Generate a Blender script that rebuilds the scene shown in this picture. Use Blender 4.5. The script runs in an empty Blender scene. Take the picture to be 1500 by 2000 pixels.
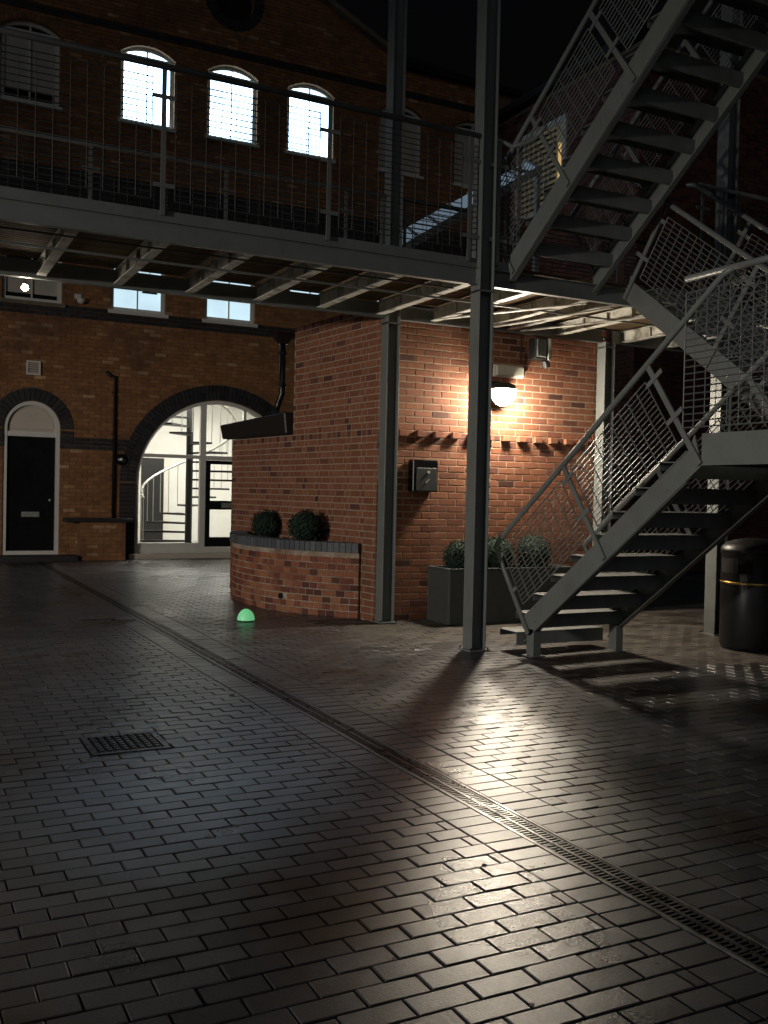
import bpy, bmesh, math, random
import numpy as np
from mathutils import Vector, Matrix
from mathutils.geometry import tessellate_polygon

random.seed(7)
SC = bpy.context.scene
COL = SC.collection

# ------------------------------------------------------------------ camera
F_PX = 1885.0
PITCH, ROLL, YAW, EYE = math.radians(1.15), math.radians(1.25), math.radians(27.0), 1.40
cp, sp, cr, sr = math.cos(PITCH), math.sin(PITCH), math.cos(ROLL), math.sin(ROLL)
RR = np.array([[cr, -sr, 0], [sr, cr, 0], [0, 0, 1]])
_up, _fw, _rt = RR @ np.array([0, -cp, -sp]), RR @ np.array([0, -sp, cp]), RR @ np.array([1, 0, 0])
_a = math.cos(YAW) * _rt + math.sin(YAW) * _fw
_b = -math.sin(YAW) * _rt + math.cos(YAW) * _fw
cam_data = bpy.data.cameras.new('camera')
cam = bpy.data.objects.new('camera', cam_data)
COL.objects.link(cam)
rgt = Vector((_a[0], _b[0], _up[0])); dwn = Vector((_a[1], _b[1], _up[1])); fwd = Vector((_a[2], _b[2], _up[2]))
m4 = Matrix.Identity(4)
for i in range(3):
    m4[i][0] = rgt[i]; m4[i][1] = -dwn[i]; m4[i][2] = -fwd[i]
m4[2][3] = EYE
cam.matrix_world = m4
cam_data.sensor_fit = 'HORIZONTAL'; cam_data.sensor_width = 36.0
cam_data.lens = 36.0 * F_PX / 1500.0
cam_data.clip_start = 0.05; cam_data.clip_end = 500
SC.camera = cam

def pix(x, y, z):
    P = _a * x + _b * y + _up * (z - EYE)
    if P[2] < 0.1: return (-9999, -9999, P[2])
    return (750 + F_PX * P[0] / P[2], 1000 + F_PX * P[1] / P[2], P[2])

# ------------------------------------------------------------------ world, light, exposure
W = bpy.data.worlds.new('World'); SC.world = W; W.use_nodes = True
nt = W.node_tree; nt.nodes.clear()
wo = nt.nodes.new('ShaderNodeOutputWorld'); bg = nt.nodes.new('ShaderNodeBackground'); sky = nt.nodes.new('ShaderNodeTexSky')
sky.sky_type = 'NISHITA'; sky.sun_disc = False
sky.sun_elevation = math.radians(-4.0); sky.sun_rotation = math.radians(250)
bg.inputs['Strength'].default_value = 0.10
nt.links.new(sky.outputs[0], bg.inputs['Color']); nt.links.new(bg.outputs[0], wo.inputs['Surface'])

sun_d = bpy.data.lights.new('night_glow', 'SUN'); sun_d.energy = 0.095; sun_d.angle = math.radians(35)
sun_d.color = (0.82, 0.90, 1.0)
sun = bpy.data.objects.new('night_glow', sun_d); COL.objects.link(sun)
sun.rotation_euler = Vector((0.50, 0.80, -0.36)).to_track_quat('-Z', 'Y').to_euler()

SC.view_settings.view_transform = 'Standard'; SC.view_settings.look = 'None'
SC.view_settings.exposure = 0.0; SC.view_settings.gamma = 1.0
SC.cycles.use_denoising = True
SC.cycles.max_bounces = 6; SC.cycles.diffuse_bounces = 3; SC.cycles.glossy_bounces = 3
SC.cycles.caustics_reflective = False; SC.cycles.caustics_refractive = False
SC.cycles.sample_clamp_indirect = 4.0

# ------------------------------------------------------------------ materials
def mat(name, col, rough=0.6, metal=0.0, var=0.0, scale=8.0, island=0.0, bump=0.0, bscale=60.0, col2=None,
        spec=0.5, emis=None, estr=0.0, rvar=0.0, rscale=3.0, stain=None, stscale=1.2, stlo=0.5, sthi=0.65, bdist=0.01,
        ramp=None, evar=0.0, evscale=1.5, rust=None):
    m = bpy.data.materials.new(name); m.use_nodes = True
    t = m.node_tree; N = t.nodes; L = t.links
    b = N['Principled BSDF']
    b.inputs['Roughness'].default_value = rough; b.inputs['Metallic'].default_value = metal
    b.inputs['Specular IOR Level'].default_value = spec
    geo = N.new('ShaderNodeNewGeometry')
    cur = None
    rgb = N.new('ShaderNodeRGB'); rgb.outputs[0].default_value = (*col, 1); cur = rgb.outputs[0]
    if island > 0:
        oi = N.new('ShaderNodeObjectInfo')
        ad = N.new('ShaderNodeMath'); ad.operation = 'ADD'
        L.new(geo.outputs['Random Per Island'], ad.inputs[0]); L.new(oi.outputs['Random'], ad.inputs[1])
        fr = N.new('ShaderNodeMath'); fr.operation = 'FRACT'; L.new(ad.outputs[0], fr.inputs[0])
        rp = N.new('ShaderNodeValToRGB'); L.new(fr.outputs[0], rp.inputs['Fac'])
        stops = ramp or [(0, tuple(c * (1 - island) for c in col)), (0.5, col), (1, tuple(min(1, c * (1 + island)) for c in col))]
        el = rp.color_ramp.elements
        while len(el) < len(stops): el.new(0.5)
        for e, (p, c) in zip(el, stops): e.position = p; e.color = (*c, 1)
        cur = rp.outputs[0]
    if var > 0 or col2:
        n = N.new('ShaderNodeTexNoise'); n.inputs['Scale'].default_value = scale; n.inputs['Detail'].default_value = 6
        n.inputs['Roughness'].default_value = 0.65
        L.new(geo.outputs['Position'], n.inputs['Vector'])
        if col2:
            mr = N.new('ShaderNodeMapRange'); mr.inputs[1].default_value = 0.35; mr.inputs[2].default_value = 0.65
            L.new(n.outputs['Fac'], mr.inputs[0])
            mx = N.new('ShaderNodeMixRGB'); mx.inputs[2].default_value = (*col2, 1)
            L.new(mr.outputs[0], mx.inputs[0]); L.new(cur, mx.inputs[1]); cur = mx.outputs[0]
        if var > 0:
            mr = N.new('ShaderNodeMapRange'); mr.inputs[1].default_value = 0.3; mr.inputs[2].default_value = 0.7
            mr.inputs[3].default_value = 1 - var; mr.inputs[4].default_value = 1 + var
            L.new(n.outputs['Fac'], mr.inputs[0])
            mx = N.new('ShaderNodeVectorMath'); mx.operation = 'SCALE'
            L.new(cur, mx.inputs[0]); L.new(mr.outputs[0], mx.inputs['Scale']); cur = mx.outputs[0]
    if stain:
        n2 = N.new('ShaderNodeTexNoise'); n2.inputs['Scale'].default_value = stscale; n2.inputs['Detail'].default_value = 8
        n2.inputs['Roughness'].default_value = 0.6
        L.new(geo.outputs['Position'], n2.inputs['Vector'])
        mr = N.new('ShaderNodeMapRange'); mr.inputs[1].default_value = stlo; mr.inputs[2].default_value = sthi
        L.new(n2.outputs['Fac'], mr.inputs[0])
        mx = N.new('ShaderNodeMixRGB'); mx.inputs[2].default_value = (*stain, 1)
        L.new(mr.outputs[0], mx.inputs[0]); L.new(cur, mx.inputs[1]); cur = mx.outputs[0]
    if rust:
        vm = N.new('ShaderNodeVectorMath'); vm.operation = 'MULTIPLY'; vm.inputs[1].default_value = (14, 14, 3.0)
        L.new(geo.outputs['Position'], vm.inputs[0])
        n4 = N.new('ShaderNodeTexNoise'); n4.inputs['Scale'].default_value = 1.0; n4.inputs['Detail'].default_value = 9; n4.inputs['Roughness'].default_value = 0.7
        L.new(vm.outputs[0], n4.inputs['Vector'])
        mr = N.new('ShaderNodeMapRange'); mr.inputs[1].default_value = 0.62; mr.inputs[2].default_value = 0.72; mr.inputs[4].default_value = 0.75
        L.new(n4.outputs['Fac'], mr.inputs[0])
        mx = N.new('ShaderNodeMixRGB'); mx.inputs[2].default_value = (*rust, 1)
        L.new(mr.outputs[0], mx.inputs[0]); L.new(cur, mx.inputs[1]); cur = mx.outputs[0]
    L.new(cur, b.inputs['Base Color'])
    if rvar > 0:
        n3 = N.new('ShaderNodeTexNoise'); n3.inputs['Scale'].default_value = rscale; n3.inputs['Detail'].default_value = 5
        L.new(geo.outputs['Position'], n3.inputs['Vector'])
        mr = N.new('ShaderNodeMapRange'); mr.inputs[1].default_value = 0.3; mr.inputs[2].default_value = 0.7
        mr.inputs[3].default_value = max(0.03, rough - rvar); mr.inputs[4].default_value = min(1, rough + rvar)
        L.new(n3.outputs['Fac'], mr.inputs[0]); L.new(mr.outputs[0], b.inputs['Roughness'])
    if emis:
        b.inputs['Emission Color'].default_value = (*emis, 1); b.inputs['Emission Strength'].default_value = estr
        if evar > 0:
            ne = N.new('ShaderNodeTexNoise'); ne.inputs['Scale'].default_value = evscale; ne.inputs['Detail'].default_value = 3
            L.new(geo.outputs['Position'], ne.inputs['Vector'])
            mr = N.new('ShaderNodeMapRange'); mr.inputs[1].default_value = 0.35; mr.inputs[2].default_value = 0.65
            mr.inputs[3].default_value = estr * (1 - evar); mr.inputs[4].default_value = estr * (1 + evar)
            L.new(ne.outputs['Fac'], mr.inputs[0]); L.new(mr.outputs[0], b.inputs['Emission Strength'])
    if bump > 0:
        nb = N.new('ShaderNodeTexNoise'); nb.inputs['Scale'].default_value = bscale; nb.inputs['Detail'].default_value = 4
        L.new(geo.outputs['Position'], nb.inputs['Vector'])
        bp = N.new('ShaderNodeBump'); bp.inputs['Strength'].default_value = bump; bp.inputs['Distance'].default_value = bdist
        L.new(nb.outputs['Fac'], bp.inputs['Height']); L.new(bp.outputs[0], b.inputs['Normal'])
    return m

M = {}
M['paver'] = mat('dark_paving_brick', (0.066, 0.066, 0.070), rough=0.31, island=0.35, var=0.45, scale=110, bump=0.6, bscale=185,
                 bdist=0.0020, rvar=0.06, rscale=1.3, stain=(0.040, 0.032, 0.025), stscale=1.1, stlo=0.52, sthi=0.62, spec=0.9, rust=(0.085, 0.08, 0.072))
M['paver_dry'] = mat('dusty_dry_paving_brick', (0.085, 0.074, 0.062), rough=0.62, island=0.35, var=0.4, scale=60, bump=0.5, bscale=150, bdist=0.002,
                     spec=0.35, stain=(0.035, 0.028, 0.022), stscale=1.9, stlo=0.5, sthi=0.6)
M['joint'] = mat('joint_sand', (0.018, 0.017, 0.015), rough=0.9, var=0.3, scale=60)
M['brick'] = mat('orange_red_brick', (0.30, 0.105, 0.055), rough=0.85, island=0.4, var=0.22, scale=28, bump=0.5, bscale=160, bdist=0.003,
                 ramp=[(0, (0.16, 0.056, 0.032)), (0.12, (0.215, 0.078, 0.040)), (0.6, (0.245, 0.092, 0.046)), (1.0, (0.285, 0.114, 0.058))],
                 stain=(0.15, 0.07, 0.042), stscale=1.4, stlo=0.55, sthi=0.75, rust=(0.10, 0.05, 0.035))
M['brick_dark'] = mat('burnt_header_brick', (0.12, 0.045, 0.032), rough=0.85, island=0.4, var=0.2, scale=28, bump=0.4, bscale=120, bdist=0.003)
M['mortar'] = mat('pale_mortar', (0.37, 0.27, 0.19), rough=0.95, var=0.25, scale=20, bump=0.4, bscale=200, bdist=0.003,
                  stain=(0.30, 0.23, 0.18), stscale=2, stlo=0.5, sthi=0.7)
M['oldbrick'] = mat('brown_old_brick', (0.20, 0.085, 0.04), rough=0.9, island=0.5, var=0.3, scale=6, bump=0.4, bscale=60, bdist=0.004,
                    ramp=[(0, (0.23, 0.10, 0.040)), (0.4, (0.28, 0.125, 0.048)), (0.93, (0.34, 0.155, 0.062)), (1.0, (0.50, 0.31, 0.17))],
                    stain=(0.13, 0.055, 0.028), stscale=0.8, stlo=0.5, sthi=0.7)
M['shadebrick'] = mat('shade_darkened_brick', (0.10, 0.034, 0.022), rough=0.9, island=0.5, var=0.3, scale=6, bump=0.3, bscale=60, bdist=0.004)  # side wing brick: its shade is put into a darker base colour
M['oldmortar'] = mat('sooty_mortar', (0.20, 0.12, 0.065), rough=0.95, var=0.3, scale=12)
M['bluebrick'] = mat('dark_blue_brick', (0.028, 0.026, 0.027), rough=0.6, island=0.35, var=0.3, scale=20, bump=0.3, bscale=80, bdist=0.003)
M['coping'] = mat('grey_coping_brick', (0.10, 0.105, 0.115), rough=0.7, island=0.25, var=0.2, scale=30, bump=0.3, bscale=120, bdist=0.003)
M['plbrick'] = mat('planter_red_brick', (0.27, 0.10, 0.05), rough=0.85, island=0.4, var=0.25, scale=28, bump=0.5, bscale=120, bdist=0.003,
                   ramp=[(0, (0.10, 0.035, 0.025)), (0.3, (0.20, 0.06, 0.035)), (0.6, (0.29, 0.10, 0.05)), (1.0, (0.36, 0.15, 0.07))])
M['plmortar'] = mat('limey_mortar', (0.42, 0.34, 0.26), rough=0.95, var=0.3, scale=18, stain=(0.2, 0.12, 0.08), stscale=3, stlo=0.45, sthi=0.65)
M['steel'] = mat('grey_painted_steel', (0.175, 0.187, 0.178), rough=0.48, var=0.10, scale=5, bump=0.12, bscale=30, bdist=0.002, rvar=0.1,
                 rust=(0.085, 0.06, 0.045), stain=(0.13, 0.135, 0.125), stscale=2.5, stlo=0.55, sthi=0.72)
M['steel_dark'] = mat('dark_grey_tread_steel', (0.20, 0.212, 0.205), rough=0.5, var=0.2, scale=8, bump=0.15, bscale=60, bdist=0.002, rvar=0.12)
M['wire'] = mat('galvanised_wire', (0.15, 0.155, 0.15), rough=0.45, metal=0.2)
M['wire_dark'] = mat('dull_dark_wire', (0.05, 0.052, 0.05), rough=0.6)
M['lightsteel'] = mat('pale_grey_joist_paint', (0.55, 0.55, 0.50), rough=0.55, var=0.15, scale=9, stain=(0.2, 0.19, 0.16), stscale=5, stlo=0.5, sthi=0.65)
M['timber'] = mat('tan_deck_board', (0.17, 0.115, 0.06), rough=0.8, island=0.2, var=0.25, scale=14, bump=0.2, bscale=50, bdist=0.003)
M['white'] = mat('white_gloss_paint', (0.72, 0.69, 0.62), rough=0.45, var=0.06, scale=6)
M['cream'] = mat('cream_painted_panel', (0.62, 0.53, 0.44), rough=0.6, var=0.06, scale=3)
M['blind'] = mat('pale_roller_blind', (0.50, 0.46, 0.38), rough=0.8, var=0.08, scale=5)
M['blackgloss'] = mat('black_gloss_paint', (0.008, 0.009, 0.010), rough=0.22, var=0.3, scale=10, rvar=0.08)
M['black'] = mat('black_iron', (0.012, 0.012, 0.012), rough=0.5, var=0.3, scale=20)
M['iron'] = mat('worn_cast_iron', (0.055, 0.053, 0.05), rough=0.34, metal=0.6, var=0.35, scale=40, bump=0.3, bscale=150, bdist=0.002, rvar=0.12, rscale=12)
M['ironlight'] = mat('galvanised_channel_edge', (0.17, 0.165, 0.155), rough=0.38, metal=0.6, var=0.35, scale=30, rvar=0.12, rscale=12)
M['void'] = mat('dark_void', (0.004, 0.004, 0.004), rough=0.9)
M['glassdark'] = mat('dark_window_glass', (0.012, 0.014, 0.016), rough=0.06, spec=0.7)
M['litwhite'] = mat('lit_white_pane', (0.5, 0.5, 0.5), rough=0.2, emis=(0.46, 0.72, 1.0), estr=9.5, evar=0.5, evscale=1.6)
M['litblue'] = mat('lit_pale_blue_pane', (0.5, 0.5, 0.5), rough=0.2, emis=(0.60, 0.83, 0.95), estr=0.95, evar=0.14, evscale=0.9)
M['litamber'] = mat('lit_amber_strip', (0.5, 0.4, 0.2), rough=0.3, emis=(1.0, 0.62, 0.22), estr=0.55)
M['litcream'] = mat('dimly_lit_blind', (0.5, 0.42, 0.25), rough=0.6, emis=(0.8, 0.6, 0.28), estr=0.035)
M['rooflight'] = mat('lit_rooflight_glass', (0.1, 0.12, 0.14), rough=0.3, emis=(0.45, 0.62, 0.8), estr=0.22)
M['lamp'] = mat('glowing_opal_bowl', (0.8, 0.8, 0.8), rough=0.3, emis=(1.0, 0.88, 0.70), estr=570.0)
M['bulb'] = mat('glowing_bulb', (0.8, 0.8, 0.8), rough=0.3, emis=(1.0, 0.88, 0.70), estr=110.0)
M['roomlight'] = mat('ceiling_light_diffuser', (0.8, 0.8, 0.8), rough=0.4, emis=(1.0, 0.96, 0.88), estr=62)
M['roomwhite'] = mat('white_plaster', (0.74, 0.73, 0.68), rough=0.8, var=0.04, scale=2)
M['roomfloor'] = mat('grey_floor_tile', (0.30, 0.30, 0.28), rough=0.5, var=0.1, scale=4)
M['planter'] = mat('dark_grey_planter', (0.055, 0.060, 0.057), rough=0.6, var=0.12, scale=6)
M['soil'] = mat('dark_soil', (0.02, 0.015, 0.01), rough=0.95, var=0.4, scale=40, bump=0.8, bscale=40, bdist=0.02)
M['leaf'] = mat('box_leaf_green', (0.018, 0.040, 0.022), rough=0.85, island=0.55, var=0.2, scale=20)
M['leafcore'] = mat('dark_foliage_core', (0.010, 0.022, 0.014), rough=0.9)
M['bin'] = mat('black_bin_plastic', (0.006, 0.006, 0.006), rough=0.42, var=0.2, scale=10, rvar=0.08)
M['gold'] = mat('gold_band', (0.70, 0.45, 0.14), rough=0.3, metal=1.0)
M['green'] = mat('glowing_green_dome', (0.15, 0.5, 0.22), rough=0.35, emis=(0.16, 0.62, 0.26), estr=0.62)
M['greenlight'] = mat('glowing_green_rib', (0.2, 0.55, 0.28), rough=0.35, emis=(0.22, 0.72, 0.34), estr=0.5)
M['opal'] = mat('opal_bulkhead_cover', (0.55, 0.55, 0.46), rough=0.4, var=0.05, scale=30)
M['roof'] = mat('night_slate', (0.02, 0.02, 0.022), rough=0.8, var=0.3, scale=6)
M['coppice'] = mat('stone_coping', (0.18, 0.15, 0.10), rough=0.9, var=0.3, scale=6)
M['chrome'] = mat('satin_metal_plate', (0.55, 0.55, 0.50), rough=0.4, metal=0.7, var=0.1, scale=20)
M['glass'] = None
g = bpy.data.materials.new('clear_glass'); g.use_nodes = True
gn = g.node_tree.nodes; gl = g.node_tree.links; gn.clear()
go = gn.new('ShaderNodeOutputMaterial'); gt = gn.new('ShaderNodeBsdfTransparent'); gg = gn.new('ShaderNodeBsdfGlossy')
gg.inputs['Roughness'].default_value = 0.03; gt.inputs[0].default_value = (0.93, 0.95, 0.94, 1)
gf = gn.new('ShaderNodeFresnel'); gf.inputs[0].default_value = 1.45; gx = gn.new('ShaderNodeMixShader')
gl.new(gf.outputs[0], gx.inputs[0]); gl.new(gt.outputs[0], gx.inputs[1]); gl.new(gg.outputs[0], gx.inputs[2]); gl.new(gx.outputs[0], go.inputs[0])
M['glass'] = g

# ------------------------------------------------------------------ mesh helpers
class MB:
    def __init__(s): s.v = []; s.f = []
    def quadbox(s, P):           # 8 points: bottom 0-3 ccw, top 4-7
        n = len(s.v); s.v += [tuple(p) for p in P]
        for q in ((0, 3, 2, 1), (4, 5, 6, 7), (0, 1, 5, 4), (1, 2, 6, 5), (2, 3, 7, 6), (3, 0, 4, 7)):
            s.f.append(tuple(n + i for i in q))
        return s
    def box(s, x0, x1, y0, y1, z0, z1):
        return s.quadbox([(x0, y0, z0), (x1, y0, z0), (x1, y1, z0), (x0, y1, z0), (x0, y0, z1), (x1, y0, z1), (x1, y1, z1), (x0, y1, z1)])
    def obox(s, o, ax, ay, az, x0, x1, y0, y1, z0, z1):
        o, ax, ay, az = map(Vector, (o, ax, ay, az))
        P = [o + ax * x + ay * y + az * z for (x, y, z) in ((x0, y0, z0), (x1, y0, z0), (x1, y1, z0), (x0, y1, z0), (x0, y0, z1), (x1, y0, z1), (x1, y1, z1), (x0, y1, z1))]
        return s.quadbox(P)
    def bar(s, a, b, w, h, upv=(0, 0, 1)):   # rectangular bar from a to b; h along up, w sideways
        a, b = Vector(a), Vector(b); d = (b - a); L = d.length; d.normalize(); u = Vector(upv)
        sd = d.cross(u)
        if sd.length < 1e-5: sd = d.cross(Vector((1, 0, 0)))
        sd.normalize(); u = sd.cross(d)
        return s.obox(a, d, sd, u, 0, L, -w / 2, w / 2, -h / 2, h / 2)
    def prism(s, poly, o, ax, ay, az, t):    # polygon in (ax, ay) extruded along az by t
        o, ax, ay, az = map(Vector, (o, ax, ay, az)); n = len(s.v); k = len(poly)
        for d in (0, t):
            for (x, y) in poly: s.v.append(tuple(o + ax * x + ay * y + az * d))
        s.f.append(tuple(n + i for i in reversed(range(k)))); s.f.append(tuple(n + k + i for i in range(k)))
        for i in range(k):
            j = (i + 1) % k; s.f.append((n + i, n + j, n + k + j, n + k + i))
        return s
    def tube(s, pts, r, seg=8, caps=True):
        pts = [Vector(p) for p in pts]; n0 = len(s.v); prev = None
        for i, p in enumerate(pts):
            if i == 0: d = pts[1] - p
            elif i == len(pts) - 1: d = p - pts[-2]
            else: d = (pts[i + 1] - p).normalized() + (p - pts[i - 1]).normalized()
            d.normalize()
            u = Vector((0, 0, 1)) if abs(d.z) < 0.95 else Vector((1, 0, 0))
            if prev is None: e1 = d.cross(u).normalized()
            else: e1 = (prev - d * prev.dot(d)).normalized()
            prev = e1; e2 = d.cross(e1)
            for k in range(seg):
                an = 2 * math.pi * k / seg
                s.v.append(tuple(p + (e1 * math.cos(an) + e2 * math.sin(an)) * (r[i] if isinstance(r, (list, tuple)) else r)))
        for i in range(len(pts) - 1):
            for k in range(seg):
                a = n0 + i * seg + k; b = n0 + i * seg + (k + 1) % seg
                s.f.append((a, b, b + seg, a + seg))
        if caps:
            s.f.append(tuple(n0 + k for k in reversed(range(seg)))); q = n0 + (len(pts) - 1) * seg; s.f.append(tuple(q + k for k in range(seg)))
        return s
    def lathe(s, prof, c, seg=24, a0=0, a1=2 * math.pi, axis='z'):
        full = abs(a1 - a0 - 2 * math.pi) < 1e-4; n0 = len(s.v); K = seg if full else seg + 1
        for (r, z) in prof:
            for k in range(K):
                an = a0 + (a1 - a0) * k / seg
                s.v.append((c[0] + r * math.cos(an), c[1] + r * math.sin(an), c[2] + z))
        for i in range(len(prof) - 1):
            for k in range(seg):
                a = n0 + i * K + k; b = n0 + i * K + ((k + 1) % K)
                s.f.append((a, b, b + K, a + K))
        return s
    def build(s, name, m, parent=None, smooth=False, auto=False):
        me = bpy.data.meshes.new(name); me.from_pydata(s.v, [], s.f); me.update()
        if m is not None: me.materials.append(m if not isinstance(m, str) else M[m])
        if smooth:
            for p in me.polygons: p.use_smooth = True
        o = bpy.data.objects.new(name, me); COL.objects.link(o)
        if parent is not None: o.parent = parent
        return o

def tag(o, label=None, cat=None, group=None, kind=None):
    if label: o['label'] = label
    if cat: o['category'] = cat
    if group: o['group'] = group
    if kind: o['kind'] = kind
    return o
def empty(name, loc=(0, 0, 0)):
    # things are placed by their base; parts keep world-space vertices, so the Empty sits at the base and its children are offset back
    e = bpy.data.objects.new(name, None); COL.objects.link(e); e.location = loc; e.empty_display_size = 0.2
    return e
def adopt(e):
    for c in e.children:
        c.location = Vector(c.location) - Vector(e.location)
def bevel(o, w=0.004, seg=1):
    md = o.modifiers.new('bevel', 'BEVEL'); md.width = w; md.segments = seg; md.limit_method = 'ANGLE'; md.angle_limit = math.radians(40)
    return o

def brick_shape(L, Hh, D, j=0.0):
    """front-facing brick, centre of its face at the origin: x along the wall, -y out of the wall, z up"""
    b = MB(); e = 0.003
    x, z = L / 2, Hh / 2
    P = [(-x, D, -z), (x, D, -z), (x, D, z), (-x, D, z), (-x, e, -z), (x, e, -z), (x, e, z), (-x, e, z),
         (-x + e, 0, -z + e), (x - e, 0, -z + e), (x - e, 0, z - e), (-x + e, 0, z - e)]
    P = [(p[0] + random.uniform(-j, j), p[1], p[2] + random.uniform(-j, j)) for p in P]
    b.v = P
    for q in ((0, 1, 5, 4), (1, 2, 6, 5), (2, 3, 7, 6), (3, 0, 4, 7), (4, 5, 9, 8), (5, 6, 10, 9), (6, 7, 11, 10), (7, 4, 8, 11), (8, 9, 10, 11)):
        b.f.append(q)
    return b
def brick_at(mb, o, u, n, L, Hh, D):
    """append a brick to mb: face centre o, along u, outward normal n"""
    b = brick_shape(L, Hh, D, 0.0012); k = len(mb.v); o = Vector(o); u = Vector(u); n = Vector(n)
    for (x, y, z) in b.v: mb.v.append(tuple(o + u * x - n * y + Vector((0, 0, z))))
    for f in b.f: mb.f.append(tuple(k + i for i in f))

# ------------------------------------------------------------------ ground: base sheet, paving bricks
gb = MB(); gb.v = [(-60, -40, -0.012), (70, -40, -0.012), (70, 90, -0.012), (-60, 90, -0.012)]; gb.f = [(0, 1, 2, 3)]
ground = gb.build('ground', 'joint'); tag(ground, 'courtyard ground paved with dark rectangular bricks', None, kind='structure')

# outbuilding plan
CX, CY = 4.67, 9.36                       # near corner of the outbuilding
SX, SY = 4.29, 13.2                       # far end of its side wall
sdir = Vector((SX - CX, SY - CY, 0)); SLEN = sdir.length; sdir.normalize()
snrm = Vector((-sdir.y, sdir.x, 0));
if snrm.x > 0: snrm = -snrm
def side_x(y): return CX + (SX - CX) * (y - CY) / (SY - CY)
# curved planter arc (plan): through (4.63,9.75) (3.9,11.2) (4.33,12.8)
def circ(p, q, r):
    ax, ay = p; bx, by = q; cx, cy = r
    d = 2 * (ax * (by - cy) + bx * (cy - ay) + cx * (ay - by))
    ux = ((ax**2 + ay**2) * (by - cy) + (bx**2 + by**2) * (cy - ay) + (cx**2 + cy**2) * (ay - by)) / d
    uy = ((ax**2 + ay**2) * (cx - bx) + (bx**2 + by**2) * (ax - cx) + (cx**2 + cy**2) * (bx - ax)) / d
    return ux, uy, math.hypot(ax - ux, ay - uy)
PCX, PCY, PR = circ((4.60, 9.62), (3.86, 11.15), (4.30, 12.85))
PA0 = math.atan2(9.62 - PCY, 4.60 - PCX); PA1 = math.atan2(12.85 - PCY, 4.30 - PCX)
if PA0 > 0: PA0 -= 2 * math.pi
if PA1 > 0: PA1 -= 2 * math.pi
if PA1 > PA0: PA0, PA1 = PA1, PA0       # PA1 < PA0 : going from near (south) over west to north

DX0, DX1 = 2.315, 2.465                   # channel drain
LJ, RJ = 2.12, 2.675                      # continuous joints beside it
GX0, GX1, GY0, GY1 = 0.94, 1.36, 5.12, 5.52   # gully
def paved(x, y):
    if y > 18.95: return False
    if x > side_x(y) + 0.02 and CY + 0.1 < y < 13.2: return False
    if y > CY + 0.12 and CX < x < 7.95 and y < 13.2: return False
    if math.hypot(x - PCX, y - PCY) < PR - 0.12 and x < 5 and y > 9.6: return False
    return True
pav = []
X0G, X1G, Y0G, Y1G = -2.2, 12.3, 0.6, 18.95
n0 = int((Y0G - 0.02) / 0.1); n1 = int((Y1G - 0.02) / 0.1)
missing = [(2.06, 10.3), (1.96, 10.4), (2.16, 10.3)]
for n in range(n0, n1):
    ya, yb = 0.02 + 0.1 * n, 0.12 + 0.1 * n
    off = 0.07 if n % 2 == 0 else 0.17
    segs = []
    k0 = int((X0G - off) / 0.2) - 1
    for k in range(k0, int((X1G - off) / 0.2) + 1):
        xa, xb = off + 0.2 * k, off + 0.2 * (k + 1)
        if xb <= LJ + 0.002: segs.append((xa, xb))
        elif xa < LJ - 0.03: segs.append((xa, LJ))
        elif xa >= RJ - 0.002: segs.append((xa, xb))
        elif xb > RJ + 0.03: segs.append((RJ, xb))
    segs += [(LJ, DX0 - 0.004), (DX1 + 0.004, RJ)]
    for (xa, xb) in segs:
        if yb > GY0 + 0.01 and ya < GY1 - 0.01 and xb > GX0 and xa < GX1:
            if xa < GX0 - 0.02: pav.append((xa, GX0, ya, yb))
            if xb > GX1 + 0.02: pav.append((GX1, xb, ya, yb))
            continue
        cx, cy = (xa + xb) / 2, (ya + yb) / 2
        if not paved(cx, cy): continue
        if any(abs(cx - mx) < 0.09 and abs(cy - my) < 0.05 for mx, my in missing): continue
        pav.append((xa, xb, ya, yb))
def height(x, y): return 0.004 * math.sin(x * 1.7 + 0.6 * y) * math.cos(y * 1.1) + 0.003 * math.sin(x * 4.1 - y * 2.3)
def paver_into(mb, xa, xb, ya, yb, cx=0, cy=0):
    h = height((xa + xb) / 2, (ya + yb) / 2) + random.uniform(-0.0012, 0.0012)
    tx, ty = random.gauss(0, 0.006), random.gauss(0, 0.009)
    mx, my = (xa + xb) / 2, (ya + yb) / 2; g_ = 0.0028; c = 0.0035; jit = lambda: random.uniform(-0.0008, 0.0008)
    xa += g_; xb -= g_; ya += g_; yb -= g_
    n = len(mb.v)
    def z(x, y, d): return h + (x - mx) * tx + (y - my) * ty - d
    ring = [(xa, ya), (xb, ya), (xb, yb), (xa, yb)]; inn = [(xa + c, ya + c), (xb - c, ya + c), (xb - c, yb - c), (xa + c, yb - c)]
    for (x, y) in ring: mb.v.append((x - cx, y - cy, -0.018))
    for (x, y) in ring: mb.v.append((x - cx + jit(), y - cy + jit(), z(x, y, c * 0.8)))
    for (x, y) in inn: mb.v.append((x - cx + jit(), y - cy + jit(), z(x, y, 0)))
    for i in range(4):
        j = (i + 1) % 4
        mb.f.append((n + i, n + j, n + 4 + j, n + 4 + i)); mb.f.append((n + 4 + i, n + 4 + j, n + 8 + j, n + 8 + i))
    mb.f.append((n + 8, n + 9, n + 10, n + 11))
vis, rest = [], []
for p in pav:
    q = pix((p[0] + p[1]) / 2, (p[2] + p[3]) / 2, 0)
    (vis if (q[2] > 0.1 and -20 < q[0] < 1520 and 940 < q[1] < 2030) else rest).append((q[2], p))
vis.sort(); near = vis[:300]; rest = rest + vis[300:]
for _, p in near:
    b = MB(); cx, cy = (p[0] + p[1]) / 2, (p[2] + p[3]) / 2
    paver_into(b, *p, cx, cy); o = b.build('paving_brick', 'paver', ground); o.location = (cx, cy, 0)
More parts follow.
